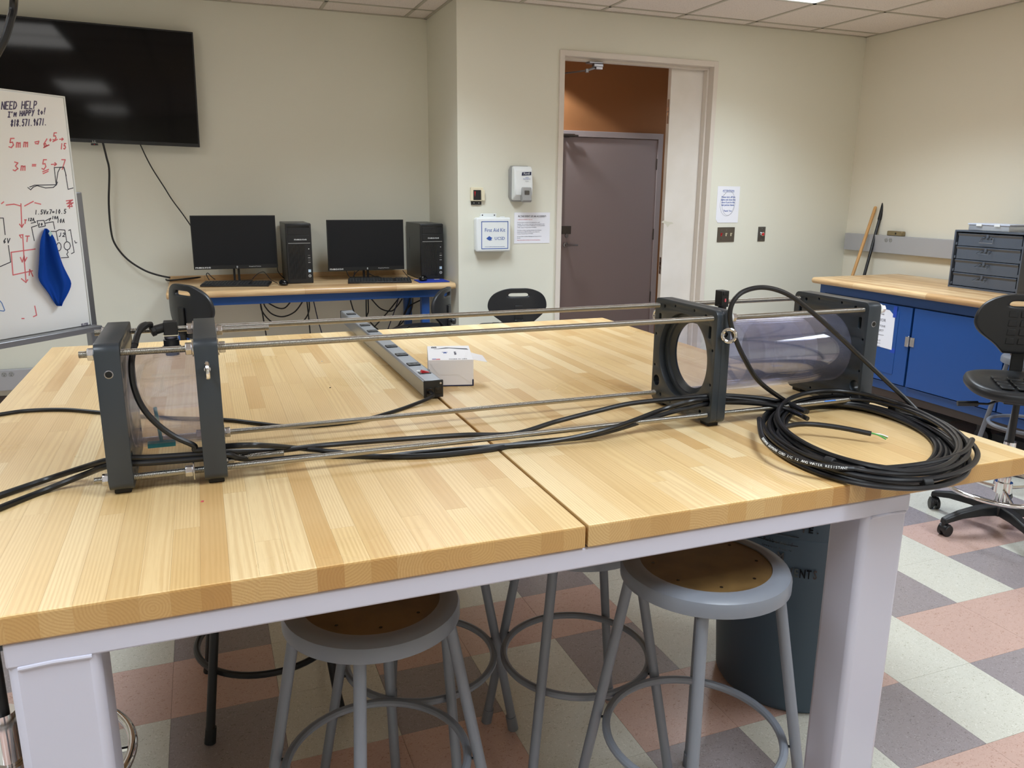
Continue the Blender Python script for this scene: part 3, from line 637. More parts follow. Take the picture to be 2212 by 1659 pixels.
# the coil
co = thing('cable_coil', 'coil of thick black cable at the right front corner of the table', 'cable coil', (1.43, 1.38, TZ))
def ell(t, a, b, cx, cy, th):
    x, y = a*cos(t), b*sin(t); return cx+x*cos(th)-y*sin(th), cy+x*sin(th)+y*cos(th)
rnd = random.Random(5)
def coilrun(turns, a0, a1, b0, b1, z0, z1, ph, cxs, seedv, wob=.006):
    r_ = random.Random(seedv); pts = []; N = int(turns*22)
    k1, k2, k3 = r_.uniform(0, 6), r_.uniform(0, 6), r_.uniform(0, 6)
    for i in range(N+1):
        s = i/N; t = ph+2*pi*turns*s
        a = a0+(a1-a0)*s+wob*sin(1.7*t+k1)+wob*.6*sin(.43*t+k2); b = b0+(b1-b0)*s+wob*sin(1.3*t+k3)
        cx = cxs[0]+.010*sin(t*.21+k2); cy = cxs[1]+.012*sin(t*.17+k1)
        x, y = ell(t, a, b, cx, cy, radians(57)); z = z0+(z1-z0)*s+.004*sin(1.9*t+k2)
        pts.append((x, y, max(z, TZ+.0060)))
    return pts
def coilring(a, b, cx, cy, z, sd, wob=.007):
    r_ = random.Random(sd); k = [r_.uniform(0, 6.28) for _ in range(6)]; pts = []
    for i in range(72):
        t = 2*pi*i/72; aa = a+wob*sin(2*t+k[0])+wob*.5*sin(3*t+k[1]); bb = b+wob*sin(2*t+k[2])+wob*.4*sin(3*t+k[3])
        x, y = ell(t, aa, bb, cx, cy, radians(57)); pts.append((x, y, max(z+.006*sin(t+k[4])+.003*sin(2*t+k[5]), TZ+.0060)))
    return pts
RG_ = [(.338, .224, 1.425, 1.380, .921), (.326, .214, 1.430, 1.386, .922), (.330, .220, 1.428, 1.376, .933), (.312, .200, 1.436, 1.392, .921), (.316, .206, 1.424, 1.374, .945), (.298, .190, 1.438, 1.396, .923), (.300, .196, 1.420, 1.370, .935),
       (.284, .178, 1.442, 1.402, .921), (.286, .184, 1.432, 1.384, .946), (.268, .168, 1.440, 1.404, .932), (.305, .188, 1.426, 1.372, .957), (.256, .160, 1.446, 1.410, .922)]
for i, (a_, b_, cx_, cy_, z_) in enumerate(RG_): ob('coil_strand', MB().tube(coilring(a_, b_, cx_, cy_, z_, i+3), .0058 if i % 4 else .0050, 9, closed=True), M['cable'], co)
# printed jacket strand across the front, and the bare inner end
pr = [onz(1640, 905, .955), onz(1650, 950, .950), onz(1700, 985, .948), onz(1790, 1008, .946), onz(1900, 1012, .948), onz(2010, 1000, .950), onz(2080, 978, .952), onz(2100, 950, .955)]
ob('coil_strand', MB().tube(cr(pr, 10), .0062, 10), M['cable'], co)
inn = [onz(1745, 985, .932), onz(1700, 958, .934), onz(1682, 935, .938), onz(1700, 921, .944), onz(1745, 916, .946), onz(1810, 923, .944), onz(1882, 937, .938)]
ob('inner_end', MB().tube(cr(inn, 10), .0062, 10), M['cable'], co)
e = Vector(inn[-1])
for dz, mm, dd in ((.002, 'green', onz(1914, 949, .93)), (-.001, 'white', onz(1918, 944, .932)), (.0, 'green', onz(1917, 946, .929))):
    ob('bare_wire', MB().tube(cr([e+Vector((0, 0, dz)), (e+Vector(dd))/2+Vector((0, 0, .003)), dd], 5), .0017, 6), M[mm], co)
for tt, k_ in ((3.35, 0), (4.6, 0), (2.5, 1), (.9, 1), (5.6, 0)):
    a_, b_, cx_, cy_, z_ = RG_[4 if k_ else 2]; x, y = ell(tt, a_, b_, cx_, cy_, radians(57)); x2, y2 = ell(tt+.085, a_, b_, cx_, cy_, radians(57))
    ob('cable_tie', MB().tube([(x, y, z_), ((x+x2)/2, (y+y2)/2, z_+.0005), (x2, y2, z_)], .0105, 12), M['rubber'], co, bevel=.002)
def join_parts(objs, name, parent, local=False):
    bm = bmesh.new(); m_ = objs[0].data.materials[0]
    for o in objs:
        me = o.data; me.transform(o.matrix_basis); bm.from_mesh(me); bpy.data.objects.remove(o); bpy.data.meshes.remove(me)
    me = bpy.data.meshes.new(name); bm.to_mesh(me); bm.free(); me.materials.append(m_)
    o = bpy.data.objects.new(name, me); COL.objects.link(o); o.parent = parent
    if not local: o.matrix_parent_inverse = inv(parent)
    return o
def glyphrun(pts, body, size, par, lift=.0066, start=0):
    """print that follows the cable jacket"""
    P = [Vector(p) for p in cr(pts, 30)]; d = [0]
    for a, b in zip(P, P[1:]): d.append(d[-1]+(b-a).length)
    s = start; got = []
    for chh in body:
        if s > d[-1]-.01: break
        i = next(k for k in range(len(d)-1) if d[k+1] > s); p = P[i].lerp(P[i+1], (s-d[i])/(d[i+1]-d[i])); X = (P[i+1]-P[i]).normalized()
        if chh != ' ':
            v = (CAM-p).normalized(); N = (v-X*v.dot(X)).normalized(); U_ = N.cross(X)
            got.append(text(chh, size, M['whink'], None, p+N*lift, X, U_, name='jacket_print'))
        s += size*.62
    join_parts(got, 'jacket_print', par)
co_n = co
glyphrun(pr, 'SOUTHWIRE GEOPRENE CORD 3/C 12 AWG WATER RESISTANT', .0075, co, .0066, .16)
# short offcuts by the last plate
o = ob('tape_strip', MB().box((0, 0, 0), (.035, .006, .0008)), M['tapeb'], None); 
q = onz(1793, 866, .968); o.location = (q.x, q.y, q.z); tag(o, 'strip of bright blue tape stuck on the rear coil strands', 'tape'); 
# ------------------------------------------------------------------ power strip
ps = thing('power_strip', 'long grey metal power strip with red switch lying on the table seam', 'power strip', (.58, 2.8, TZ))
SX0, SX1, SY0, SY1, SZ0, SZ1 = .551, .606, 2.10, 3.53, TZ+.006, TZ+.0545
ob('housing', MB().box((SX0, SY0+.003, SZ0), (SX1, SY1-.003, SZ1)), M['alu'], ps, bevel=.005)
for y in (SY0, SY1-.003):
    ob('end_cap', MB().box((SX0-.001, y-.001, SZ0-.001), (SX1+.001, y+.004, SZ1+.001)), M['black'], ps, bevel=.002)
for y in (SY0+.01, SY1-.02): ob('mounting_foot', MB().box((SX0+.012, y, TZ+.0004), (SX1-.012, y+.012, SZ0)), M['rubber'], ps)
for px, py in ((756, 679), (768, 690), (786, 703), (802, 716), (840, 749), (862, 767), (887, 788)):
    y = onz(px, py, SZ1).y
    o = ob('outlet', MB().box((SX0+.009, y-.018, SZ1-.002), (SX1-.009, y+.018, SZ1+.0035)), M['black'], ps, bevel=.001)
    ob('slots', MB().box((SX0+.018, y-.006, SZ1+.003), (SX0+.026, y-.004, SZ1+.0039)).box((SX0+.018, y+.004, SZ1+.003), (SX0+.025, y+.006, SZ1+.0039)).lathe((SX0+.036, y, SZ1+.003), [(0, .0009), (.002, .0009), (.002, 0)], 8), M['blackg'], o)
y = onz(908, 806, SZ1).y
sw = ob('switch_bezel', MB().box((SX0+.012, y-.014, SZ1-.001), (SX1-.008, y+.012, SZ1+.002)), M['black'], ps, bevel=.0008)
ob('rocker', MB().prism([(SX0+.018, y-.009, SZ1+.002), (SX1-.012, y-.009, SZ1+.002), (SX0+.022, y-.009, SZ1+.009)], (0, .016, 0)), M['red'], sw)
ob('breaker_button', MB().lathe((SX0+.018, y+.028, SZ1), [(0, .003), (.005, .002), (.006, 0)], 14), M['white'], ps)
ob('cord_inlet', MB().box((SX0+.006, SY0-.005, SZ0+.004), (SX0+.027, SY0, SZ0+.028)), M['blackg'], ps, bevel=.001)
ob('data_port', MB().box((SX0+.031, SY0-.003, SZ0+.010), (SX1-.004, SY0, SZ0+.030)).box((SX0+.035, SY0-.004, SZ0+.014), (SX1-.010, SY0-.003, SZ0+.025)), M['blackg'], ps, bevel=.001)
ob('screw', MB().lathe((SX1-.007, SY0-.001, SZ1-.008), [(0, -.0018), (.003, -.001), (.0032, 0)], 12, 'Y'), M['zinc'], ps)
zz = TZ+.0052
cp = [Vector((SX0+.016, SY0-.003, SZ0+.018)), Vector((SX0+.014, SY0-.03, SZ0+.010)), onz(885, 877, zz), onz(840, 892, zz), onz(780, 908, zz), onz(700, 918, zz), onz(620, 921, zz), onz(560, 915, zz), onz(500, 908, zz), onz(440, 905, zz), onz(370, 903, zz), onz(300, 899, zz), onz(215, 891, zz), onz(140, 885, zz), onz(60, 887, zz), onz(0, 895, zz), onz(-60, 905, zz)]
ob('cord', MB().tube(cr(cp, 8), .0050, 10), M['cable'], ps)
# ------------------------------------------------------------------ white carton
bx = thing('glove_carton', 'small white printed carton with a torn top flap beside the power strip', 'box', (.68, 2.3, TZ))
A = onz(926, 835, TZ+.001); B = onz(1023, 833, TZ+.001)
X = (B-A); X.z = 0; bw = X.length; X.normalize(); Yd = Vector((-X.y, X.x, 0)); bh = ony(925, 779, A.y).z-TZ; bd = .225
RB = Matrix(((X.x, Yd.x, 0, A.x), (X.y, Yd.y, 0, A.y), (0, 0, 1, TZ+.0008), (0, 0, 0, 1)))
def bxo(nm, mb, m_, par=bx, **k): me = mb.mesh(nm); me.transform(RB); return ob(nm, me, m_, par, **k)
bxo('carton_body', MB().box((0, 0, 0), (bw, bd, bh)), M['carton'], bevel=.0008)
bxo('navy_edge', MB().box((-.0004, -.0006, 0), (bw+.0004, .0, .0035)).box((-.0006, -.0008, .02), (.004, .004, .052)).box((bw-.004, -.0008, .003), (bw+.0006, .004, .02)), M['navy'])
bxo('end_flap', MB().prism([(.004, -.0009, bh-.008), (.03, -.0009, .035), (bw*.68, -.0009, .035), (bw-.006, -.0009, .006), (bw-.004, -.0009, bh-.004)], (0, .0004, 0)), M['carton'])
bxo('top_flap', MB().prism([(bw*.80, .02, bh+.0006), (bw*.9, .12, bh+.0006), (bw+.035, .10, bh-.008), (bw+.045, .035, bh-.016)], (0, 0, .0006)), M['carton'])
bxo('dark_swoosh', MB().prism([(.02, .17, bh+.0002), (.06, .195, bh+.0002), (bw-.01, .175, bh+.0002), (bw-.005, .155, bh+.0002), (.07, .183, bh+.0002)], (0, 0, .0004)), M['dkink'])
bxo('flag_canton', MB().box((.012, .012, bh+.0001), (.024, .02, bh+.0005)), M['blueink'])
bxo('flag_stripes', MB().box((.012, .005, bh+.0001), (.036, .0075, bh+.0005)).box((.024, .010, bh+.0001), (.036, .0125, bh+.0005)).box((.024, .015, bh+.0001), (.036, .018, bh+.0005)), M['redink'])
def onbox(u, v): return RB @ Vector((u, v, bh+.0006))
text('MADE IN USA', .009, M['dkink'], bx, onbox(bw*.66, .010), X, Yd)
text('ER', .024, M['dkink'], bx, onbox(.022, .198), Yd, -X)
text('Jet', .02, M['blueink'], bx, onbox(.055, .11), -Yd, X); text('Small Nitrile', .010, M['greyink'], bx, onbox(.085, .10), -Yd, X)
# ------------------------------------------------------------------ stools
def stool(label, cx, cy, rz, h, black=False, ringz=.305, ringr=.200, foot=.268):
    t = thing('metal_stool', label, 'stool', (cx, cy, 0), rz, None if black else 'grey stools around the work table')
    gm = M['black'] if black else M['grey_enamel']
    ob('seat_rim', MB().lathe((0, 0, h), [(.138, -.004), (.138, .0), (.150, .0015), (.165, -.001), (.175, -.007), (.1785, -.016), (.1785, -.036), (.1765, -.0375), (.176, -.034), (.175, -.014), (.160, -.008), (.138, -.007)], 56, closed=True), gm, t, local=True)
    s = ob('seat', MB().lathe((0, 0, h), [(0, -.0028), (.1375, -.0028), (.1375, -.009), (0, -.009)], 48), M['hard'] if not black else gm, t, local=True)
    for i in range(8 if not black else 0):
        a = 2*pi*i/8+.3; ob('screw', MB().lathe((.112*cos(a), .112*sin(a), h-.0028), [(0, .0004), (.0035, .0005), (.0036, -.001)], 10), M['blackg'], s, local=True)
    for i in range(4):
        a = pi/2*i; d = Vector((cos(a), sin(a), 0))
        L = ob('leg', MB().tube([d*.152+Vector((0, 0, h-.03)), d*foot+Vector((0, 0, .03))], .0122, 14), gm, t, local=True)
        ob('foot_cap', MB().tube([d*(foot-.005)+Vector((0, 0, .045)), d*(foot+.0035)+Vector((0, 0, .001))], [.0145, .0155], 14), M['rubber'] if black else M['gpl'] if 0 else gm, L, local=True)
        kf = .152+(foot-.152)*(1-(ringz/(h-.03))); 
        ob('bolt', MB().tube([d*(kf-.02)+Vector((0, 0, ringz)), d*(kf+.014)+Vector((0, 0, ringz))], .003, 8), M['blackg'], L, local=True)
    rr = .152+(foot-.152)*(1-(ringz/(h-.03)))-.0122-.0095
    ob('foot_ring', MB().torus((0, 0, ringz), rr, .0095, 56, 10), gm, t, local=True)
    return t
sf = CAM+sight(1523, 1211)/F*1.69; stool('grey metal stool with round hardboard seat, half under the table beside the trash can', sf.x, sf.y, radians(-125), sf.z)
sf2 = CAM+sight(803, 1292)/F*1.605; stool('grey metal stool with round hardboard seat, second from the left table leg', sf2.x, sf2.y, radians(-110), sf2.z)
stool('grey stool deep under the table directly left of the seam, feet splayed wide', .45, 1.80, radians(5), .664)
stool('grey stool deep under the table right of the seam, ring seen whole', .838, 1.676, radians(41), .664)
stool('black painted stool under the left part of the table', .094, 2.24, radians(45), .66, True, .19, foot=.25)
sr = onz(2150, 950, .26); stool('grey stool standing beyond the table behind the drafting chair', sr.x+.27, sr.y+.02, radians(12), .674)
# ------------------------------------------------------------------ shop chairs
def chair(label, cx, cy, rz, sh, bz, seat=True, ring=True, base=True, chromecol=True, ringz=.24, pads=True, backtilt=0, bo=0):
    """black polyurethane task chair; faces local -Y"""
    t = thing('drafting_chair', label, 'chair', (cx, cy, 0), rz, 'black shop chairs')
    # backrest: kidney outline, slot, concave
    W = [(0, .070), (.02, .085), (.05, .115), (.085, .170), (.12, .198), (.15, .203), (.185, .196), (.215, .178), (.235, .155), (.250, .125), (.262, .09), (.268, .05)]
    zs = [a for a, _ in W]; vs = []; idx = {}; mb = MB(); ts = [-1, -.92, -.78, -.6, -.4, -.2, 0, .2, .4, .6, .78, .92, 1]
    for i, (z, w_) in enumerate(W):
        for j, tt in enumerate(ts): x = tt*w_; vs.append((x, .9*x*x*-1*-1*0-1.1*x*x+.10+.25*(z-.13)*backtilt, bz+z))
    n = len(ts); fs = []
    for i in range(len(W)-1):
        for j in range(n-1):
            if i in (7,) and 4 <= j <= 7: continue
            fs.append((i*n+j, i*n+j+1, (i+1)*n+j+1, (i+1)*n+j))
    vs = [(a_, b_+bo, c_) for a_, b_, c_ in vs]
    b = ob('backrest', MB().add(vs, fs), M['pu'], t, local=True, solid=.026, sub=2, smooth=180)
    if pads:
        pm = MB()
        for r_ in range(4):
            for c_ in range(3):
                x = (c_-1)*.047; z = bz+.045+r_*.040; y = -1.1*x*x+.10-.0135
                pm.prism([(x-.018, y, z), (x+.018, y, z), (x+.015+.004*(r_ == 3), y, z+.028), (x-.015-.004*(r_ == 3), y, z+.028)], (0, -.004, 0))
        ob('backrest_pads', pm, M['pu'], b, local=True, bevel=.002)
    ob('back_bracket', MB().box((-.026, .112+bo, sh-.06), (.026, .122+bo, bz+.155)).box((-.030, .112+bo, bz+.02), (.030, .130+bo, bz+.06)).box((-.026, .06, sh-.068), (.026, .122+bo, sh-.058)), M['black'], t, local=True, bevel=.003)
    ob('back_knob', MB().lathe((0, .13+bo, bz+.045), [(0, .03), (.020, .028), (.022, .012), (.012, .008), (.010, 0)], 16, 'Y'), M['black'], t, local=True)
    if seat:
        sv = []; sf_ = []; m_ = 14; rings = [.0, .25, .5, .72, .88, 1.0]
        for k, q_ in enumerate(rings):
            for j in range(m_*2):
                a = pi*j/m_; ca, sa = cos(a), sin(a); e = .72
                x = .235*q_*abs(ca)**e*(1 if ca > 0 else -1); y = .215*q_*abs(sa)**e*(1 if sa > 0 else -1)-.10
                z = sh-.012-.018*(1-q_**2)+(.012 if q_ > .8 else 0)-.03*max(0, -sa)*(q_**4)
                sv.append((x, y, z))
        nn = m_*2
        for k in range(len(rings)-1):
            for j in range(nn): sf_.append((k*nn+j, k*nn+(j+1) % nn, (k+1)*nn+(j+1) % nn, (k+1)*nn+j))
        s = ob('seat', MB().add(sv, sf_), M['pu'], t, local=True, solid=.046, sub=1, smooth=180)
        pm = MB()
        for r_ in range(4):
            for c_ in range(4):
                x = (c_-1.5)*.062; y = -.22+r_*.065; pm.box((x-.024, y-.024, sh+.000), (x+.024, y+.024, sh+.0085))
        ob('seat_pads', pm, M['pu'], s, local=True, bevel=.003)
        ob('seat_plate', MB().box((-.09, -.19, sh-.075), (.09, .12, sh-.045)), M['black'], t, local=True, bevel=.004)
        ob('height_lever', MB().tube([(-.05, -.10, sh-.07), (-.10, -.10, sh-.085), (-.13, -.10, sh-.10), (-.19, -.11, sh-.10)], .005, 8).tube([(-.17, -.108, sh-.10), (-.25, -.12, sh-.104)], .012, 10), M['black'], t, local=True)
    if base:
        ob('gas_lift', MB().cyl((0, 0, .30), (0, 0, sh-.06), .014, 16), M['black'], t, local=True)
        ob('gas_lift_sleeve', MB().cyl((0, 0, .09), (0, 0, .42), .0255, 24), M['chrome'] if chromecol else M['black'], t, local=True)
        if ring:
            fr_ = ob('foot_ring', MB().torus((0, -.0, ringz), .235, .0105, 64, 12), M['chrome'], t, local=True)
            sp_ = MB().lathe((0, 0, ringz), [(.026, -.02), (.036, -.02), (.036, .03), (.026, .03)], 20, closed=True)
            for k in range(3): a = 2*pi*k/3+.5; sp_.tube([(.03*cos(a), .03*sin(a), ringz), (.232*cos(a), .232*sin(a), ringz)], .007, 8)
            ob('ring_hub', sp_, M['chrome'], fr_, local=True)
        bm_ = MB().lathe((0, 0, 0), [(0, .13), (.034, .13), (.046, .12), (.05, .075), (0, .075)], 24)
        for k in range(5):
            a = 2*pi*k/5; d = Vector((cos(a), sin(a), 0)); s_ = Vector((-sin(a), cos(a), 0)); prof = []
            for u, z_, w2, h2 in ((.02, .105, .028, .030), (.12, .108, .026, .026), (.22, .098, .022, .020), (.285, .082, .019, .017), (.310, .074, .018, .016)):
                c = d*u; prof.append([c+s_*w2+Vector((0, 0, z_-h2)), c-s_*w2+Vector((0, 0, z_-h2)), c-s_*w2*.75+Vector((0, 0, z_+h2*.6)), c+s_*w2*.75+Vector((0, 0, z_+h2*.6))])
            v = [p for q_ in prof for p in q_]; f_ = [(3, 2, 1, 0), (16, 17, 18, 19)]
            for q_ in range(4): f_ += [(q_*4+i, q_*4+(i+1) % 4, q_*4+4+(i+1) % 4, q_*4+4+i) for i in range(4)]
            bm_.add(v, f_)
        bs = ob('star_base', bm_, M['black'], t, local=True, bevel=.006, seg=2)
        for k in range(5):
            a = 2*pi*k/5; d = Vector((cos(a), sin(a), 0)); c = d*.300; yaw = a+.6+k*.9; ax = Vector((-sin(yaw), cos(yaw), 0)); fwd = Vector((cos(yaw), sin(yaw), 0)); wc = c+fwd*.012+Vector((0, 0, .0262))
            cst = ob('caster', MB().cyl(wc-ax*.022, wc-ax*.006, .0262, 20).cyl(wc+ax*.006, wc+ax*.022, .0262, 20), M['black'], t, local=True, bevel=.003)
            ob('caster_hood', MB().tube([c+Vector((0, 0, .030)), c+Vector((0, 0, .062))], .011, 12).tube([wc-ax*.018+fwd*-.004+Vector((0, 0, .010)), wc+ax*.018+fwd*-.004+Vector((0, 0, .010))], .022, 16), M['black'], cst, local=True)
    return t
chD = chair('black drafting chair with padded back facing the camera, right of the table', 3.305, 2.345, radians(-42), .705, .80, ringz=.20)
for o in [chD]: pass
chair('black shop chair turned away, in front of the wall below the first aid kit', 1.955, 4.98, radians(180-10), .58, .60, ringz=.2, pads=False)
chair('black shop chair seen from the side at the right end of the computer bench', 1.40, 5.08, radians(180+58), .58, .605, ringz=.2, pads=False)
chair('black shop chair with tilted back at the left end of the computer bench', -.02, 4.28, radians(180-60), .68, .765, ringz=.2, pads=False)
chair('black shop chair seen through the right clear tube', 2.995, 3.72, radians(180+20), .50, .53, ringz=.2, pads=False)
lc = onz(33, 1640, .30)
chair('black drafting chair cut off at the left edge behind the left table leg', lc.x-.01, lc.y, radians(90), .70, .86, ringz=.27, pads=False, bo=.16)
# ------------------------------------------------------------------ trash can
tcn = thing('trash_can', 'large slate grey round trash can under the right end of the table', 'trash can', (1.63, 1.77, 0))
ob('can_body', MB().lathe((0, 0, 0), [(0, .004), (.205, .004), (.215, .02), (.248, .56), (.250, .565), (.256, .57), (.258, .64), (.262, .66), (.262, .69), (.272, .692), (.272, .702), (.255, .702), (.252, .66), (.243, .56), (.206, .02), (0, .012)], 64), M['can'], tcn, local=True)
ob('can_liner', MB().lathe((0, 0, 0), [(.2635, .655), (.2745, .690), (.2745, .704), (.262, .7035), (.250, .69)], 64), mat('clear_liner', (150, 158, 168), .25), tcn, local=True)
def canpoint(px, py, R=.2515):
    # meet the sight line with the can wall (vertical cylinder)
    d = sight(px, py); cx, cy = 1.63, 1.77; a = d.x**2+d.y**2; b = 2*(d.x*(CAM.x-cx)+d.y*(CAM.y-cy)); c = (CAM.x-cx)**2+(CAM.y-cy)**2-R*R
    t = (-b-sqrt(max(b*b-4*a*c, 0)))/(2*a); return CAM+d*t
def cantext(body, px, py, size, R=.2515, pitch=.78, nm='stencil_letter', sx=1.0):
    got = []
    p0 = canpoint(px, py, R); a0 = atan2(p0.y-1.77, p0.x-1.63)
    for i, chh in enumerate(body):
        a = a0+(i*size*pitch)/R
        if chh == ' ': continue
        got.append(text(chh, size, M['blackg'], None, ((R+.0008)*cos(a), (R+.0008)*sin(a), p0.z), (-sin(a), cos(a), 0), (0, 0, 1), name=nm, sx=sx, bold=.0008 if nm[0] == 's' else 0))
    if nm != 'stencil_letter': join_parts(got, nm, tcn, True)
    else:
        for g_ in got: g_.parent = tcn
cantext('VENTS', 1706, 1236, .036, .2455, .46, sx=.62)
cantext('M', 1686, 1203, .036, .2475, sx=.7)
cantext('Rubbermaid', 1652, 1163, .015, .2595, .54, 'maker_mark'); cantext('Commercial Products', 1648, 1175, .0085, .2595, .5, 'maker_mark')
lg = MB(); p0 = canpoint(1678, 1162, .2595); a0 = atan2(p0.y-1.77, p0.x-1.63)
for dz in (-.013, .013):
    lg.tube([((.2598)*cos(a0+k*.02), .2598*sin(a0+k*.02), p0.z+dz) for k in range(-11, 12)], .0012, 6)
ob('maker_mark_border', lg, M['blackg'], tcn, local=True)
cantext('TE.', 1736, 1144, .026, .2600, .7)
# ------------------------------------------------------------------ alcove bench and what stands on it
BZ = .855; BY0, BY1, BX0, BX1 = 5.42, 6.136, -.235, 1.672
ab = thing('computer_bench', 'long wooden topped bench with blue steel legs in the alcove', 'workbench', (.72, 5.78, 0))
def nosed(x0, x1, y0, y1, z0, z1, axis):
    """slab with a rounded front edge; profile swept along the length"""
    r = (z1-z0)/2; pr = [(0+r-r*sin(a), (z0+z1)/2+r*cos(a)) for a in [pi*i/8 for i in range(9)]]
    if axis == 'X': prof = [(y0+a, b) for a, b in pr]+[(y1, z0), (y1, z1)]; v = [(x0, p, q_) for p, q_ in prof]; return MB().prism(v, (x1-x0, 0, 0))
    prof = [(x0+a, b) for a, b in pr]+[(x1, z0), (x1, z1)]; v = [(p, y0, q_) for p, q_ in prof]; return MB().prism(v, (0, y1-y0, 0))
ob('worktop', nosed(BX0, BX1, BY0, BY1, BZ-.045, BZ, 'X'), M['benchX'], ab, bevel=.006)
ob('splash_strip', MB().box((BX0, BY1-.018, BZ), (BX1, BY1, BZ+.035)), M['benchX'], ab, bevel=.002)
ob('apron', MB().box((BX0+.05, BY0+.05, BZ-.100), (BX1-.09, BY0+.08, BZ-.0455)).box((BX0+.05, BY1-.05, BZ-.1), (BX1-.09, BY1-.03, BZ-.0455)), M['blue_steel'], ab, bevel=.002)
ob('corner_gusset', MB().box((BX1-.088, BY0+.045, BZ-.100), (BX1-.03, BY0+.08, BZ-.0455)), M['blue_steel'], ab)
for x in (BX0+.045, 1.445):
    for y in (BY0+.10, BY1-.09): ob('leg', MB().box((x, y, 0), (x+.056, y+.056, BZ-.046)), M['blue_steel'], ab, bevel=.002)
ob('side_stretcher', MB().box((BX0+.05, BY0+.156, .20), (BX0+.095, BY1-.09, .25)).box((1.45, BY0+.156, .20), (1.495, BY1-.09, .25)), M['blue_steel'], ab)
def monitor(label, x0, x1, z0, z1, y, code, tilt):
    cx = (x0+x1)/2; w_ = x1-x0; h_ = z1-z0
    t = thing('monitor', label, 'monitor', (cx, y+.06, BZ), 0, 'computer monitors on the bench')
    Rt = Matrix.Translation((cx, y, z0)) @ Matrix.Rotation(tilt, 4, 'Z')
    def a(nm, mb, m_, par=t, **k): me = mb.mesh(nm); me.transform(Rt); return ob(nm, me, m_, par, **k)
    f = a('bezel', MB().box((-w_/2, 0, 0), (w_/2, .018, h_)).box((-w_/2+.08, .018, .05), (w_/2-.08, .042, h_-.05)), M['black'], bevel=.0015)
    a('screen', MB().box((-w_/2+.006, -.0006, .026), (w_/2-.006, .001, h_-.006)), M['mscreen'])
    X = Rt.to_3x3() @ Vector((1, 0, 0)); N = Rt.to_3x3() @ Vector((0, -.0012, 0))
    def pt(u, v): return Rt @ Vector((u, -.0008, v))
    text(code, .014, M['whink'], t, pt(-w_/2+.058, .0115), X, bold=.0004)
    text('Managed by IT Services', .0085, M['whink'], t, pt(w_*.22, .0135), X)
    lgm = MB().tube([pt(0, .007), pt(.002, .021)], .0012, 6).tube([pt(.004, .003), pt(.007, .018)], .0012, 6).tube([pt(.0, .014), pt(.008, .014)], .0010, 6)
    ob('maker_logo', lgm, M['whink'], t)
    a('stand_neck', MB().box((-.022, .045, -(z0-BZ)+.004), (-.008, .065, .10)).box((.008, .045, -(z0-BZ)+.004), (.022, .065, .10)).box((-.03, .04, .04), (.03, .07, .12)), M['black'])
    a('stand_foot', MB().box((-.11, -.035, -(z0-BZ)+.0005), (.11, .14, -(z0-BZ)+.009)), M['black'], bevel=.003)
    return t
monitor('left computer monitor, its screen matte black above the black keyboard', -.062, .490, .957, 1.318, 5.83, 'ITS-EBU2-312-02', radians(2))
monitor('right computer monitor with a stand wrapped in looped cables', .839, 1.396, .923, 1.285, 5.83, 'ITS-EBU2-312-01', radians(0))
def tower(label, x0, x1, yf, h_, code):
    t = thing('computer_tower', label, 'computer', ((x0+x1)/2, yf+.2, BZ), 0, 'computer towers on the bench')
    yb = BY1-.03
    ob('case', MB().box((x0, yf+.02, BZ+.003), (x1, yb, BZ+h_)), M['dsteel'] if 0 else mat('tower_case', (58, 60, 60), .4), t, bevel=.003)
    f = ob('front_panel', MB().box((x0, yf, BZ+.001), (x1, yf+.021, BZ+h_-.003)), M['black'], t, bevel=.004)
    w_ = x1-x0
    ob('top_slot', MB().box((x0+.012, yf-.0008, BZ+h_-.030), (x1-.012, yf+.001, BZ+h_-.016)), M['blackg'], f)
    for z in (.335, .285): ob('bay_cover', MB().box((x0+.014, yf-.002, BZ+z), (x1-.014, yf+.001, BZ+z+.046)), M['black'], f, bevel=.001)
    ob('divider', MB().box((x0+.014, yf-.0015, BZ+.276), (x1-.010, yf+.001, BZ+.280)), M['gpl'], f)
    gl = MB()
    for k in range(16): gl.box((x0+.016+k*.0068, yf-.001, BZ+.03), (x0+.0185+k*.0068, yf+.001, BZ+.268))
    ob('grille', gl, M['blackg'], f, smooth=0)
    for k in range(4): ob('port', MB().box((x1-.030, yf-.0016, BZ+.19-.016*k), (x1-.014, yf+.0, BZ+.196-.016*k)), M['gpl'] if k % 2 else M['dsteel'], f)
    ob('power_button', MB().lathe((x1-.022, yf, BZ+.238), [(0, -.002), (.003, -.002), (.0035, 0)], 12, 'Y'), M['whink'], f)
    ob('windows_sticker', MB().box((x1-.032, yf-.0014, BZ+.077), (x1-.014, yf, BZ+.096)), mat('sticker', (190, 215, 235), .4), f)
    rg = MB().lathe((x1-.023, yf-.0008, BZ+.052), [(.0078, 0), (.0098, 0), (.0098, -.0012), (.0078, -.0012)], 24, 'Y', closed=True)
    ob('maker_badge', rg.tube([(x1-.026, yf-.0012, BZ+.047), (x1-.024, yf-.0012, BZ+.058)], .0008, 6).tube([(x1-.022, yf-.0012, BZ+.046), (x1-.020, yf-.0012, BZ+.057)], .0008, 6), M['whink'], f)
    text(code, .012, M['whink'], t, (x0+w_*.56, yf-.0024, BZ+.302), (1, 0, 0), bold=.0003)
    ob('top_label', MB().box((x0+w_*.5, yf+.02, BZ+h_), (x1-.012, yf+.045, BZ+h_+.0006)), M['gpl'], t)
    ob('side_latch', MB().box((x0-.0015, yb-.09, BZ+.20), (x0, yb-.075, BZ+.29)), M['blackg'], t)
tower('black computer tower standing between the two monitors', .541, .713, 5.70, .412, 'ITS-EBU2-312-02')
tower('black computer tower at the right end of the bench by the wall corner', 1.483, 1.654, 5.67, .405, 'ITS-EBU2-312-01')
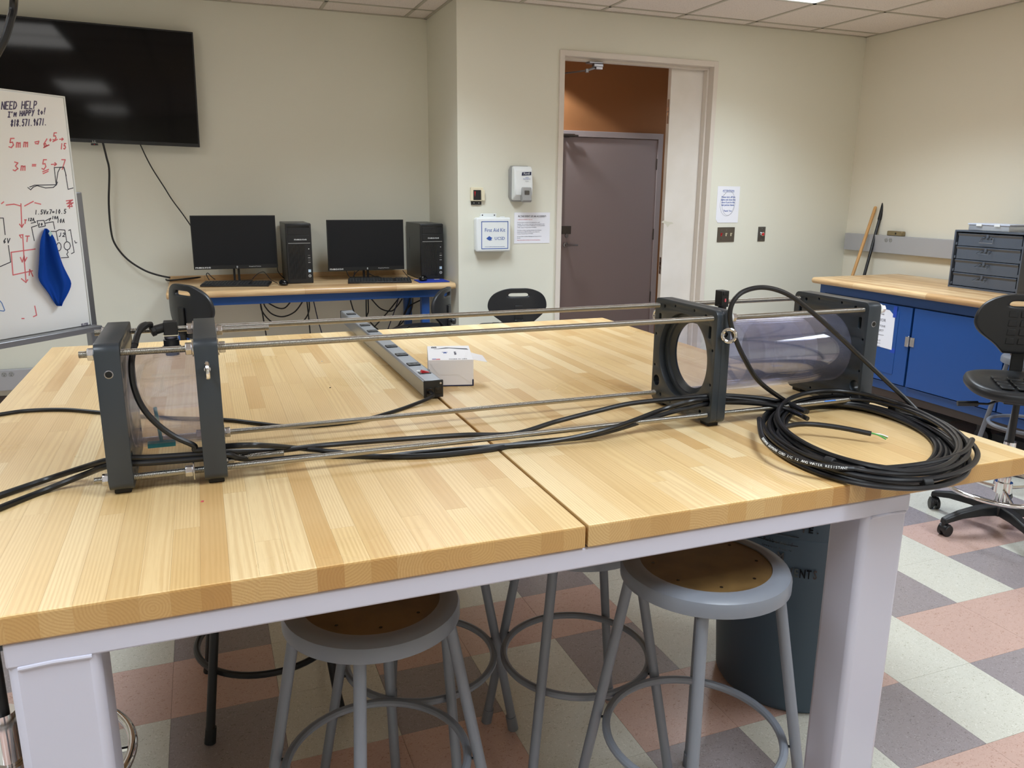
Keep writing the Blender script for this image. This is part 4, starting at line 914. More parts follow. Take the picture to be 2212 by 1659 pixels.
def keyboard(label, cx, cy, rz):
    t = thing('keyboard', label, 'keyboard', (cx, cy, BZ), rz, 'computer keyboards on the bench')
    Mx = Matrix.Rotation(radians(4), 4, 'X')
    ob('tray', MB().box((-.222, -.073, .004), (.222, .073, .018), Mx), M['black'], t, local=True, bevel=.003)
    km = MB()
    for r_ in range(6):
        y = -.056+r_*.0205
        for c_ in range(21):
            x = -.205+c_*.0204
            if c_ in (15, 19) and r_ in (1,): pass
            if c_ == 15: continue
            km.box((x-.0083, y-.0083, .018), (x+.0083, y+.0083, .024), Mx)
    o = ob('keys', km, M['blackg'] if 0 else mat('keycaps', (44, 46, 48), .5), t, local=True, smooth=0); o['kind'] = 'stuff'
keyboard('black keyboard below the left monitor', .20, 5.70, radians(-14)); keyboard('black keyboard below the right monitor', 1.165, 5.62, radians(-10))
def mouse(label, p, z, rz):
    t = thing('computer_mouse', label, 'mouse', (p.x, p.y, z), rz, 'computer mice on the bench')
    v = []; f = []; rows = [(0, .001), (.027, .001), (.031, .010), (.029, .022), (.020, .032), (.0, .036)]
    for r_, z_ in rows:
        for j in range(20): a = 2*pi*j/20; v.append((r_*cos(a), 1.7*r_*sin(a), z_+.004*sin(a)*(z_ > .01)))
    for k in range(5): f += [(k*20+j, k*20+(j+1) % 20, k*20+20+(j+1) % 20, k*20+20+j) for j in range(20)]
    ob('shell', MB().add(v, f), M['blackg'], t, local=True, smooth=60)
    ob('scroll_wheel', MB().tube([(-.003, -.033, .026), (.003, -.033, .026)], .006, 12), M['gpl'], t, local=True)
mouse('black mouse in front of the middle computer tower', onz(613, 616, BZ), BZ, .1)
padp = onz(935, 608, BZ)
o = ob('mouse_pad', MB().box((padp.x-.115, padp.y-.075, BZ), (padp.x+.105, padp.y+.105, BZ+.007)), M['bluepad'], None, bevel=.003); tag(o, 'blue mouse pad on the right end of the computer bench', 'mouse pad')
ob('pad_label', MB().box((padp.x+.03, padp.y+.06, BZ+.007), (padp.x+.07, padp.y+.085, BZ+.0075)), M['ivory'], o)
mouse('black mouse resting on the blue mouse pad', onz(914, 606, BZ+.008), BZ+.0075, -.3)
q = onz(425, 606, BZ)
dk = thing('docking_box', 'flat black power box with an orange light left of the keyboard', 'power box', (q.x, q.y+.08, BZ))
ob('box_body', MB().box((-.14, -.03, .001), (.10, .05, .045)), M['black'], dk, local=True, bevel=.006); ob('indicator_light', MB().lathe((-.10, -.031, .03), [(0, -.002), (.004, -.002), (.004, .001)], 10, 'Y'), M['led'], dk, local=True)
ob('box_cable', MB().tube(cr([(-.14, .0, .02), (-.2, -.03, .012), (-.17, -.09, .008), (.0, -.07, .02), (.08, -.05, .03)]), .006, 8), M['cable'], dk, local=True)
q = onz(372, 606, BZ)
hs = ob('cable_adapter', MB().tube(cr([(q.x-.03, q.y, BZ+.014), (q.x+.0, q.y+.02, BZ+.016), (q.x+.08, q.y+.02, BZ+.014)]), .013, 12), M['rubber'], None); tag(hs, 'rounded black cable plug at the left end of the computer bench', 'plug')
# screen cables
def px_cable(nm, lb, pts, Y, r, m_='cable', grp=None):
    o = ob(nm, MB().tube(cr([ony(a, b, Y) for a, b in pts], 6), r, 7), M[m_], None, origin=None); tag(o, lb, 'cable', grp); return o
px_cable('hanging_cable', 'thick black cable hanging from the wall screen and curling onto the bench', [(222, 308), (230, 340), (236, 370), (235, 440), (240, 500), (250, 530), (275, 560), (310, 583), (340, 594), (368, 600)], 6.06, .0065)
px_cable('hanging_cable', 'thin black cable running from the wall screen down behind the left monitor', [(303, 312), (315, 338), (330, 366), (355, 405), (372, 432), (395, 463), (415, 492)], 6.07, .0042)
def cc(ox, oy, pts): return [(ox+a/8.296, oy+b/8.296) for a, b in pts]
GB = 'black cables hanging under the computer bench'
BL = ['black cable hanging straight down at the far left under the computer bench', 'black cable sagging in one deep U under the left monitor', 'thin black cable in a shallow sag close under the bench rail, left half', 'black cable hanging nearly straight below the middle tower', 'black cable in the widest lowest loop under the left half of the bench', 'straight black cable hanging just right of the power strip end', 'black cable beside it that bends right near the table edge', 'thin black cable sagging in a U under the right monitor', 'black cable slanting down left across the right tangle', 'black cable running from the right bench leg down to the left', 'black cable curving down left in the middle of the right tangle', 'short black cable hanging nearest the right bench leg', 'black cable slanting behind the far end of the power strip']
for ox, pts in ((540, [(180, 940), (215, 1090), (290, 1530)]), (540, [(240, 940), (280, 1030), (400, 1150), (590, 1195), (800, 1110), (940, 930)]), (540, [(310, 940), (490, 1035), (620, 1040), (720, 940)]), (540, [(1020, 920), (1040, 1100), (1060, 1300), (1085, 1560)]),
                (540, [(1060, 920), (1060, 1080), (1000, 1220), (900, 1310), (700, 1330), (450, 1310), (330, 1240), (215, 1090), (190, 960)]), (780, [(90, 880), (92, 1060), (95, 1260)]), (780, [(125, 880), (130, 1100), (105, 1200), (200, 1330), (330, 1450)]),
                (780, [(185, 880), (350, 1050), (540, 1095), (650, 1000), (740, 870)]), (780, [(680, 860), (480, 1110), (200, 1420)]), (780, [(1090, 890), (930, 965), (830, 1050), (770, 1150), (740, 1300), (560, 1420)]),
                (780, [(880, 860), (830, 1050), (760, 1190), (640, 1400)]), (780, [(925, 860), (920, 1000), (870, 1160), (820, 1240)]), (540, [(1800, 900), (1860, 1100), (1960, 1300)])):
    LB = BL.pop(0); px_cable('bench_cable', LB, cc(ox, 540, pts), 6.03 if random.random() < .5 else 6.06, .0052, 'cable', GB)
px_cable('network_cable', 'blue network cable under the bench, left of the power strip end', cc(540, 540, [(1140, 920), (1220, 1260), (1300, 1530)]), 6.045, .004, 'navy')
px_cable('network_cable', 'blue network cable under the bench, crossing the right cable tangle', cc(780, 540, [(665, 880), (650, 940), (560, 1200), (470, 1450)]), 6.015, .004, 'navy')
def onb_c(pts, Y, r, lb, nm='monitor_cable'):
    o = ob(nm, MB().tube(cr([ony(a, b, Y) for a, b in pts], 6), r, 6), M['cable'], None); tag(o, lb, 'cable')
onb_c([(600, 572), (600, 585), (612, 600), (619, 604)], 5.95, .003, 'black monitor cable looping behind the middle tower')
onb_c([(748, 584), (752, 594), (758, 600), (764, 596), (766, 586)], 5.80, .0032, 'looped black cable hanging left of the right monitor stand')
onb_c([(775, 584), (768, 590), (765, 597), (771, 602)], 5.79, .0032, 'curled black cable touching the right monitor stand')
onb_c([(545, 603), (556, 592), (568, 587), (575, 592), (585, 604), (600, 612)], 5.74, .0026, 'thin black mouse cord arched between keyboard and middle tower')
onb_c([(452, 605), (446, 594), (449, 590), (457, 598), (465, 604)], 5.80, .0028, 'thin black cord looped beside the orange light box')
onb_c([(795, 590), (812, 598), (835, 601)], 5.80, .003, 'pair of black cords lying right of the right monitor stand')
onb_c([(870, 584), (880, 596), (890, 602), (902, 604)], 5.75, .0026, 'mouse cord running to the mouse on the blue pad')
# ------------------------------------------------------------------ wall screen
tv = thing('wall_screen', 'large black flat television mounted high on the alcove wall', 'television', (-.7, 6.08, 1.77))
RT = Matrix.Translation((.040, 6.05, 1.770)) @ Matrix.Rotation(radians(1.1), 4, 'Y')
def tvo(nm, mb, m_, par=tv, **k): me = mb.mesh(nm); me.transform(RT); return ob(nm, me, m_, par, **k)
tvo('housing', MB().box((-1.30, 0, 0), (0, .028, .735)).box((-1.1, .028, .1), (-.2, .06, .6)), M['black'], bevel=.003)
tvo('screen', MB().box((-1.289, -.0008, .022), (-.009, .001, .725)), M['screen'])
tvo('wall_bracket', MB().box((-.9, .06, .2), (-.4, .094, .5)), M['black'])
qv = ony(203, 306, 6.045); text('LG', .018, M['whink'], tv, (qv.x, 6.049, qv.z), (1, 0, 0)); ob('sensor_pod', MB().box((qv.x-.02, 6.050, qv.z-.022), (qv.x+.02, 6.07, qv.z-.010)), M['black'], tv); ob('standby_light', MB().cbox((qv.x, 6.0495, qv.z-.017), (.006, .001, .004)), M['red'], tv)
# hanging cable at the upper left corner
o = ob('ceiling_drop_cable', MB().tube(cr([(-.215, 1.51, H+.02), (-.222, 1.50, 2.2), (-.226, 1.494, 1.85), CAM+sight(30, 0)/F*1.28, CAM+sight(22, 45)/F*1.28, CAM+sight(2, 100)/F*1.28, CAM+sight(-40, 160)/F*1.30, CAM+sight(-110, 200)/F*1.32, (-.62, 1.45, 1.75), (-.66, 1.42, 2.2), (-.67, 1.42, H+.02)], 8), .0062, 10), M['cable'], None)
tag(o, 'black cable drooping from the ceiling at the top left corner', 'cable')
# ------------------------------------------------------------------ whiteboard
WA = radians(43.5); WD = Vector((sin(WA), cos(WA), 0)); WN = Vector((cos(WA), -sin(WA), 0))
R0 = ony(165, 450, 4.2)
def onb(x, y, off=0): d = sight(x, y); return CAM+d*(((R0+WN*off-CAM) @ WN)/(d @ WN)) if 0 else CAM+d*((R0+WN*off-CAM).dot(WN)/d.dot(WN))
def wuv(x, y): p = onb(x, y)-R0; return (p.dot(WD), p.z-R0.z+R0.z-0)
WB = thing('mobile_whiteboard', 'mobile whiteboard covered in red and dark marker notes at the left edge', 'whiteboard', (R0.x-.4, R0.y-.4, 0))
ur = max((onb(137, 211)-R0).dot(WD), (onb(193, 700)-R0).dot(WD)); zt, zb = onb(137, 211).z, onb(193, 702).z; ul = ur-1.22
def W(u, z, n=0): return Vector((R0.x, R0.y, 0))+WD*u+Vector((0, 0, z))+WN*n
def wbox(u0, u1, z0, z1, n0, n1): return MB().add([W(u0, z0, n0), W(u1, z0, n0), W(u1, z0, n1), W(u0, z0, n1), W(u0, z1, n0), W(u1, z1, n0), W(u1, z1, n1), W(u0, z1, n1)], [(0, 3, 2, 1), (4, 5, 6, 7), (0, 1, 5, 4), (1, 2, 6, 5), (2, 3, 7, 6), (3, 0, 4, 7)])
ob('board', wbox(ul, ur, zb, zt, -.014, 0), M['board'], WB, bevel=.003)
ob('edge_strip', wbox(ul, ur+.006, zt, zt+.006, -.018, .003), M['white'], WB); ob('edge_strip', wbox(ur, ur+.006, zb, zt+.006, -.018, .003), M['white'], WB)
ob('pen_tray', wbox(ul, ur+.02, zb-.028, zb-.001, -.02, .055), M['alu'], WB, bevel=.004)
ob('post', wbox(ur+.008, ur+.048, .08, onb(170, 415, -.02).z, -.045, -.012), M['alu'], WB, bevel=.004)
ob('post', wbox(ul-.048, ul-.008, .08, 1.5, -.045, -.012), M['alu'], WB, bevel=.004)
for u in (ur+.028, ul-.028):
    ob('foot', wbox(u-.02, u+.02, .05, .08, -.30, .26), M['alu'], WB, bevel=.004)
    for n in (-.27, .23): ob('caster', MB().cyl(W(u-.01, .025, n), W(u+.01, .025, n), .025, 16), M['black'], WB)
ob('cross_bar', wbox(ul-.008, ur+.008, .30, .34, -.04, -.015), M['alu'], WB)
GL = {'N': [[(0, 0), (0, 1), (.8, 0), (.8, 1)]], 'E': [[(.8, 1), (0, 1), (0, 0), (.8, 0)], [(0, .5), (.6, .5)]], 'D': [[(0, 0), (0, 1), (.5, .9), (.8, .5), (.5, .1), (0, 0)]], 'H': [[(0, 0), (0, 1)], [(.8, 0), (.8, 1)], [(0, .5), (.8, .55)]],
      'L': [[(0, 1), (0, 0), (.7, 0)]], 'P': [[(0, 0), (0, 1), (.6, .95), (.7, .7), (.5, .5), (0, .45)]], 'I': [[(.4, 0), (.4, 1)], [(0, 0), (.8, 0)], [(0, 1), (.8, 1)]], "'": [[(.3, 1), (.2, .8)]], 'M': [[(0, 0), (0, .8), (.4, .3), (.8, .8), (.8, 0)]],
      'A': [[(0, 0), (.4, 1), (.8, 0)], [(.2, .4), (.6, .4)]], 'Y': [[(0, 1), (.35, .5)], [(.8, 1), (.2, -.2)]], 't': [[(.3, 1), (.3, 0), (.6, 0)], [(0, .7), (.6, .75)]], 'o': [[(.1, .3), (.4, .6), (.7, .3), (.4, 0), (.1, .3)]], '!': [[(.4, 1.2), (.3, .3)], [(.3, 0), (.32, .05)]],
      '8': [[(.4, .5), (.1, .75), (.4, 1), (.7, .75), (.1, .25), (.4, 0), (.7, .25), (.4, .5)]], '1': [[(.4, 0), (.4, 1)]], '5': [[(.7, 1), (.15, 1), (.1, .55), (.5, .6), (.7, .3), (.4, 0), (0, .1)]], '7': [[(0, 1), (.7, 1), (.3, 0)]], '.': [[(.3, 0), (.33, .04)]],
      '9': [[(.6, .7), (.3, 1), (.1, .7), (.4, .5), (.6, .8), (.5, 0)]], '6': [[(.6, 1), (.1, .4), (.3, 0), (.6, .2), (.4, .45), (.1, .3)]], 'm': [[(0, 0), (0, .5), (.25, .5), (.3, 0)], [(.3, .4), (.55, .5), (.6, 0)]], '=': [[(0, .3), (.7, .3)], [(0, .55), (.7, .55)]], '+': [[(.1, .5), (.7, .5)], [(.4, .2), (.4, .8)]],
      '3': [[(.1, 1), (.6, .9), (.3, .55), (.7, .25), (.3, 0), (0, .1)]], '>': [[(0, .45), (.9, .5)], [(.6, .75), (.95, .5), (.6, .2)]], '<': [[(.9, .45), (.1, .5)], [(.4, .75), (.05, .5), (.4, .2)]], 'V': [[(0, 1), (.35, 0), (.8, 1)]], 'x': [[(0, .6), (.6, 0)], [(0, 0), (.6, .6)]], '0': [[(.4, 0), (.1, .5), (.4, 1), (.7, .5), (.4, 0)]],
      '2': [[(.1, .8), (.4, 1), (.7, .7), (0, 0), (.7, 0)]], 'T': [[(0, 1), (.8, 1)], [(.4, 1), (.4, 0)]], 'h': [[(0, 0), (0, 1)], [(0, .5), (.5, .5), (.5, 0)]], 'J': [[(.5, 1), (.5, .2), (.1, 0)]], 'K': [[(0, 0), (0, 1)], [(.6, 1), (0, .5), (.6, 0)]]}
def hand(txt, x, y, cw, chh, sl=.0):
    out = []
    for i, c_ in enumerate(txt):
        for s in GL.get(c_, []): out.append([(x+(i+a*.85)*cw+.10*chh*b, y+(i*cw)*sl-b*chh) for a, b in s])
    return out
def wstroke(nm, sts, wd, m_):
    o2 = []
    for s in sts:
        q_ = []
        for a, b in s: p = onb(a, b); q_.append(((p-R0).dot(WD), p.z))
        o2.append(q_)
    ob(nm, ribbons(o2, wd, (R0.x, R0.y, 0), WD, (0, 0, 1)), m_, WB, smooth=0)
for a_ in (hand('NEED HELP', 3, 236, 8.7, 16, -.02), hand("I'M HAPPY to!", 17, 253, 6.4, 11, -.09), hand('818.571.9671.', 23, 273, 6.1, 14, -.04)): wstroke('dark_writing', a_, .0045, M['dkmk'])
def wwords(nm, groups, wd, m_):
    for g_ in groups: wstroke(nm, g_, wd, m_)
def chunks(sts):
    # strokes that touch or nearly touch stay together
    gs = []
    for s_ in sts:
        xs_1 = [p[0] for p in s_]; ys_1 = [p[1] for p in s_]; b_ = [min(xs_1)-5, min(ys_1)-5, max(xs_1)+5, max(ys_1)+5]; hit = [g for g in gs if not (g[0][2] < b_[0] or g[0][0] > b_[2] or g[0][3] < b_[1] or g[0][1] > b_[3])]
        new = [b_, [s_]]
        for g in hit: new[0] = [min(new[0][0], g[0][0]), min(new[0][1], g[0][1]), max(new[0][2], g[0][2]), max(new[0][3], g[0][3])]; new[1] = g[1]+new[1]; gs.remove(g)
        gs.append(new)
    return [g[1] for g in gs]
wwords('red_writing', chunks(hand('5mm', 19, 319, 16, 20, -.05)+[[(75, 307), (84, 305), (82, 311), (76, 310)]]+hand('6', 93, 318, 13, 18)+[[(94, 319), (106, 313), (96, 316)]]+hand('+', 106, 307, 7, 9)+hand('5', 114, 303, 11, 16)+[[(114, 306), (124, 301)]]+hand('>', 128, 305, 10, 9)+hand('15', 130, 322, 7, 12)
        +hand('3m', 28, 369, 17, 19, -.05)+hand('=', 69, 362, 13, 12)+hand('5', 90, 366, 14, 21)+[[(92, 371), (105, 366)], [(93, 375), (104, 370)]]+hand('>', 110, 361, 14, 13)+hand('7', 131, 366, 13, 21)
        +[[(45, 440), (47, 490)], [(42, 484), (47, 491), (51, 484)], [(3, 440), (8, 436)], [(13, 443), (30, 441), (45, 445)], [(53, 445), (66, 438), (72, 435)], [(75, 438), (88, 441)], [(46, 514), (42, 508), (50, 507)], [(49, 508), (52, 560), (56, 606)], [(46, 602), (56, 610), (60, 604)], [(24, 545), (76, 538)], [(24, 545), (28, 594), (70, 585)], [(44, 556), (48, 566), (52, 553), (54, 564), (58, 556)], [(63, 595), (64, 582), (68, 590), (71, 597)]]
        +hand('T', 52, 483, 6, 8)+hand('T', 54, 522, 12, 12)+[[(143, 434), (157, 432), (144, 440), (158, 438), (146, 446), (156, 446), (150, 433), (150, 450)]]+[[(47, 688), (52, 688)], [(75, 661), (79, 681), (72, 684)]]), .0048, M['redmk'])
wwords('black_diagram', chunks([[(60, 405), (66, 410), (72, 404), (80, 401), (98, 406), (115, 405), (122, 399), (124, 393)], [(64, 404), (75, 400), (121, 399)], [(121, 398), (125, 372), (130, 362), (137, 361), (141, 372), (147, 409), (158, 406)], [(117, 362), (138, 361), (143, 380)], [(117, 362), (121, 397)]]
        +hand('1.5Vx7=10.5', 75, 463, 6.3, 9, -.03)+hand('12A', 60, 477, 5, 6)+hand('10A', 112, 473, 5, 6)+hand('10A', 123, 481, 5.8, 8)+[[(67, 482), (77, 480), (73, 477)], [(80, 477), (95, 476), (98, 488), (84, 491), (80, 477)], [(98, 477), (110, 471), (106, 477)], [(98, 482), (115, 479), (118, 495)], [(68, 491), (80, 487)], [(68, 491), (74, 520)], [(104, 500), (120, 500)], [(121, 500), (128, 496), (140, 497), (144, 522)], [(121, 500), (125, 520)], [(148, 498), (152, 496), (160, 545), (154, 548)], [(161, 520), (163, 525), (166, 524)]]
        +[[(127+5*cos(t), 533+9*sin(t)) for t in [k*.7 for k in range(10)]], [(145+7*cos(t), 531+9*sin(t)) for t in [k*.7 for k in range(10)]], [(145, 540), (147, 545), (144, 549), (148, 556), (132, 557)], [(0, 471), (7, 471), (11, 507)], [(18, 530), (23, 566), (0, 576)]]+hand('6V', 7, 525, 8, 10)+hand('J2', 127, 511, 8, 8)+hand('10', 83, 487, 5, 5)), .0036, M['bkmk'])
wstroke('blue_mark', [[(0, 650), (4, 655), (10, 670), (8, 672), (0, 671)]], .004, M['blmk'])
pq = onb(183, 701, .001); text('ELITE', .016, M['dkmk'], WB, pq, WD, bold=.0004)
# blue cloth on a magnet
cl = thing('blue_cloth', 'royal blue cloth hung from a magnet on the whiteboard', 'cloth', tuple(onb(97, 640)))
outl = [(94, 493), (101, 497), (112, 512), (118, 533), (130, 570), (147, 603), (151, 614), (138, 640), (123, 660), (112, 652), (101, 632), (84, 616), (72, 604), (75, 575), (78, 530), (84, 510)]
rows = [(493, 92, 97), (505, 86, 108), (520, 80, 115), (540, 77, 121), (560, 76, 127), (580, 75, 135), (600, 73, 146), (612, 80, 151), (625, 92, 146), (640, 103, 138), (652, 111, 129), (661, 119, 125)]
v = []; f = []; nc = 15
for i, (yy, xa, xb) in enumerate(rows):
    for j in range(nc):
        s = j/(nc-1); dpt = .012+.030*(.5+.5*sin(s*9.5+.35*i))*min(1, i/3)*(1 if 0 < j < nc-1 else .4)
        if .35 < s < .62: dpt *= .45
        p = onb(xa+(xb-xa)*s, yy)+WN*dpt; v.append(p)
for i in range(len(rows)-1):
    for j in range(nc-1): f.append((i*nc+j, i*nc+j+1, (i+1)*nc+j+1, (i+1)*nc+j))
ob('cloth_folds', MB().add(v, f), M['bluecloth'], cl, solid=.003, sub=1, smooth=180)
pm_ = [onb(97, 499)+WN*.03, onb(101, 504)+WN*.03, onb(97, 510)+WN*.03, onb(94, 504)+WN*.03]
ob('magnet', MB().prism(pm_, WN*.006), mat('pale_magnet', (190, 225, 225), .4), cl)
# ------------------------------------------------------------------ things on the door wall
def wall_pt(x, y, d=0): return ony(x, y, YB-d)
def paper(name, label, px, cat='notice', curl=0):
    P = [wall_pt(a, b, .001) for a, b in px]; t = thing(name, label, cat, tuple((P[0]+P[2])/2))
    x0, x1 = (P[0].x+P[3].x)/2, (P[1].x+P[2].x)/2; z1, z0 = (P[0].z+P[1].z)/2, (P[2].z+P[3].z)/2
    if curl: me = MB().prism([(x0, YB-.0012, z1), (x1, YB-.0012, z1), (x1, YB-.0012, z0), (x0+.02, YB-.0014, z0), (x0, YB-.0012, z0+.028)], (0, -.0012, 0))
    else: me = MB().box((x0, YB-.0024, z0), (x1, YB-.0012, z1))
    ob('sheet', me, M['paper'], t, smooth=0); return t, x0, x1, z0, z1
t, x0, x1, z0, z1 = paper('accident_notice', 'white accident instruction sheet right of the first aid kit', [(1111, 459), (1188, 459), (1187, 525), (1110, 526)])
w_ = x1-x0; yy = YB-.0028
text('IN THE EVENT OF AN ACCIDENT:', .0145, M['dkink'], t, ((x0+x1)/2, yy, z1-.027), (1, 0, 0), bold=.0004)
ob('heading_rule', MB().box((x0+.04, yy, z1-.0365), (x1-.04, yy+.0004, z1-.0355)), M['dkink'], t, smooth=0)
text('1. SERIOUS ACCIDENTS: CALL 911', .0078, M['redink'], t, (x0+.024, yy, z1-.050), (1, 0, 0), align='LEFT')
rw = [(.070, 'For less serious accidents: Accompanied by a staff'), (.082, 'member, TA, or another student go to the emergency room'), (.094, 'at THORNTON HOSPITAL EMERGENCY ROOM/URGENT'), (.106, 'CARE. Campus Transportation 534-4RIDE'), (.126, 'For minor accident requiring attention: Go to Student'), (.138, 'Health Services (858-534-3300) across Gilman Dr.'), (.150, 'Campus Transportation 534-4RIDE'), (.170, 'For less minor accidents: Bandages are located here in'), (.181, 'the lab.')]
for dz, s in rw: text(s, .0086, M['greyink'], t, (x0+.024, yy, z1-dz), (1, 0, 0), align='LEFT')
text('Report all accidents including minor/small damage/injury', .008, M['redink'], t, (x0+.024, yy, z1-.196), (1, 0, 0), align='LEFT')
t, x0, x1, z0, z1 = paper('lights_notice', 'white notice in blue letters with drawn loops above the light switches', [(1549, 402), (1598, 403), (1594, 481), (1547, 481)], curl=1)
xm = (x0+x1)/2
text('ATTENTION:', .019, M['blueink'], t, (xm-.002, yy, z1-.035), (1, 0, 0), bold=.0003); ob('heading_rule', MB().box((xm-.052, yy, z1-.046), (xm+.052, yy+.0004, z1-.0445)), M['blueink'], t, smooth=0)
for i, s in enumerate(('Please turn off the', 'lights and close the', 'door if you\'re the', 'last person leave.')): text(s, .0175, M['blueink'], t, (xm, yy, z1-.083-i*.0205), (1, 0, 0), bold=.0004)
text('Thank You', .018, M['blueink'], t, (xm, yy, z1-.190), (1, 0, 0), bold=.0003)
lp_ = [[(xm+.004+.062*cos(a*.3), z1-.130+.094*sin(a*.3)) for a in range(22)], [(xm-.008+.066*cos(a*.3), z1-.140+.09*sin(a*.3)) for a in range(6, 24)]]
ob('pencil_loops', ribbons([[(a, b) for a, b in s] for s in lp_], .0012, (0, YB-.0028, 0), (1, 0, 0), (0, 0, 1)), M['greyink'], t, smooth=0)
# first aid kit
fa = thing('first_aid_kit', 'white first aid kit box with blue border on the wall', 'first aid kit', (1.92, YB, 1.08))
kx0, kx1, kz0, kz1, ky = 1.795, 2.050, 1.078, 1.312, YB-.072
ob('case', MB().box((kx0, ky+.022, kz0), (kx1, YB-.001, kz1)), M['white'], fa, bevel=.016, seg=4)
ob('lid', MB().box((kx0-.002, ky, kz0-.002), (kx1+.002, ky+.026, kz1+.002)), M['white'], fa, bevel=.014, seg=4)
h = ob('hanger_tab', MB().box((kx0+.05, YB-.010, kz1-.01), (kx0+.17, YB-.006, kz1+.028)), M['white'], fa, bevel=.002)
for x in (kx0+.065, kx0+.155): ob('hanger_hole', MB().lathe((x, YB-.0104, kz1+.016), [(0, -.0006), (.005, -.0006), (.005, 0)], 12, 'Y'), M['dkink'], h)
ob('hinge', MB().tube([(kx0+.03, ky+.03, kz1+.004), (kx0+.06, ky+.03, kz1+.004)], .004, 8).tube([(kx1-.07, ky+.03, kz1+.004), (kx1-.035, ky+.03, kz1+.004)], .004, 8), M['white'], fa)
bd_ = MB(); U0, U1, V0, V1 = kx0+.036, kx1-.018, kz0+.018, kz1-.024
for a, b in (((U0, V0), (U1, V0+.005)), ((U0, V1-.005), (U1, V1)), ((U0, V0), (U0+.005, V1)), ((U1-.005, V0), (U1, V1))): bd_.box((a[0], ky-.0008, a[1]), (b[0], ky, b[1]))
ob('blue_border', bd_, M['blueink'], fa, smooth=0)
text('First Aid Kit', .036, M['blueink'], fa, ((U0+U1)/2, ky-.0008, V1-.062), (1, 0, 0), sx=.86)
text('UCSD', .030, M['blueink'], fa, (U0+.137, ky-.0008, V0+.072), (1, 0, 0)); text('University of California San Diego Environment Health & Safety', .0058, M['blueink'], fa, ((U0+U1)/2, ky-.0008, V0+.016), (1, 0, 0))
ob('trident_emblem', MB().prism([(U0+.036+a, ky-.0007, V0+.072+b) for a, b in ((0, .002), (.022, .018), (.046, .004), (.036, -.004), (.044, -.012), (.026, -.010), (.034, -.018), (.014, -.008))], (0, -.0005, 0)), M['blueink'], fa)
# sanitiser dispenser
sd = thing('sanitiser_dispenser', 'tall pale grey hand sanitiser dispenser on the wall', 'dispenser', (2.12, YB, 1.42))
ob('back_shell', MB().prism([(2.055, YB-.001, 1.455), (2.07, YB-.001, 1.425), (2.19, YB-.001, 1.42), (2.205, YB-.001, 1.46), (2.205, YB-.001, 1.64), (2.19, YB-.001, 1.668), (2.07, YB-.001, 1.668), (2.055, YB-.001, 1.64)], (0, -.045, 0)), M['gpl'], sd, bevel=.006)
c = MB(); prof = [(YB-.045, 1.664), (YB-.085, 1.662), (YB-.105, 1.645), (YB-.118, 1.52), (YB-.112, 1.47), (YB-.075, 1.435), (YB-.045, 1.43)]
c.prism([(2.062, a, b) for a, b in prof], (.138, 0, 0)); ob('cover', c, M['white'], sd, bevel=.012, seg=3)
ob('push_bar', MB().prism([(2.112, a, b) for a, b in ((YB-.10, 1.525), (YB-.126, 1.52), (YB-.140, 1.43), (YB-.125, 1.418), (YB-.09, 1.43))], (.072, 0, 0)), M['gpl'], sd, bevel=.006)
ob('sight_window', MB().box((2.13, YB-.1365, 1.47), (2.165, YB-.126, 1.50)), M['dsteel'], sd, bevel=.003)
ob('blue_label', MB().prism([(2.115, YB-.1105, 1.600), (2.185, YB-.1105, 1.604), (2.187, YB-.1105, 1.626), (2.118, YB-.1105, 1.622)], (0, -.0015, 0)), M['navy'], sd)
text('Purell', .02, M['whink'], sd, (2.151, YB-.1135, 1.613), (1, 0, .05)); text('instant\nHand Sanitizer', .0095, M['blueink'], sd, (2.152, YB-.118, 1.583), (1, 0, 0), (0, -.1, 1)); text('kills germs', .006, M['greyink'], sd, (2.152, YB-.119, 1.563), (1, 0, 0))
# wall thermometer / pull station
th = thing('gas_sensor', 'small ivory wall unit with a dark face and black strip beneath', 'wall unit', (1.815, YB, 1.40))
ob('housing', MB().box((1.772, YB-.022, 1.425), (1.862, YB-.001, 1.518)).box((1.848, YB-.030, 1.428), (1.872, YB-.01, 1.50)), M['ivory'], th, bevel=.003)
ob('dark_face', MB().box((1.790, YB-.0235, 1.432), (1.846, YB-.021, 1.500)), M['black'], th, bevel=.001)
ob('red_wedge', MB().prism([(1.797, YB-.024, 1.49), (1.806, YB-.024, 1.49), (1.801, YB-.024, 1.452)], (0, -.0006, 0)), M['red'], th)
lb_ = ob('lower_strip', MB().box((1.778, YB-.012, 1.400), (1.852, YB-.001, 1.424)), M['black'], th, bevel=.001)
for x in (1.797, 1.833): ob('rivet', MB().lathe((x, YB-.0125, 1.412), [(0, -.001), (.004, -.001), (.004, .001)], 10, 'Y'), M['gpl'], lb_)
# switches
a, b = wall_pt(1550, 491), wall_pt(1587, 523)
sp3 = thing('light_switches', 'brown steel three gang switch plate with one red and two ivory toggles', 'light switch', (a.x, YB, b.z))
z1, z0 = a.z+.0, a.z-.115; ob('plate', MB().box((a.x, YB-.006, z0), (a.x+.163, YB-.0005, z1)), M['plate'], sp3, bevel=.002)
for k, mm in enumerate(('red', 'ivory', 'ivory')):
    x = a.x+.035+k*.046; zc2 = (z0+z1)/2
    ob('toggle', MB().box((x-.005, YB-.009, zc2-.012), (x+.005, YB-.005, zc2+.012)).prism([(x-.0045, YB-.008, zc2+.002), (x+.0045, YB-.008, zc2+.002), (x+.004, YB-.020, zc2+.012), (x-.004, YB-.020, zc2+.012)], (0, .002, -.006)), M[mm], sp3)
    for dz in (-.035, .035): ob('screw', MB().lathe((x, YB-.0062, zc2+dz), [(0, -.001), (.0028, -.001), (.003, .001)], 10, 'Y'), M['zinc'], sp3)
a = wall_pt(1638, 490)
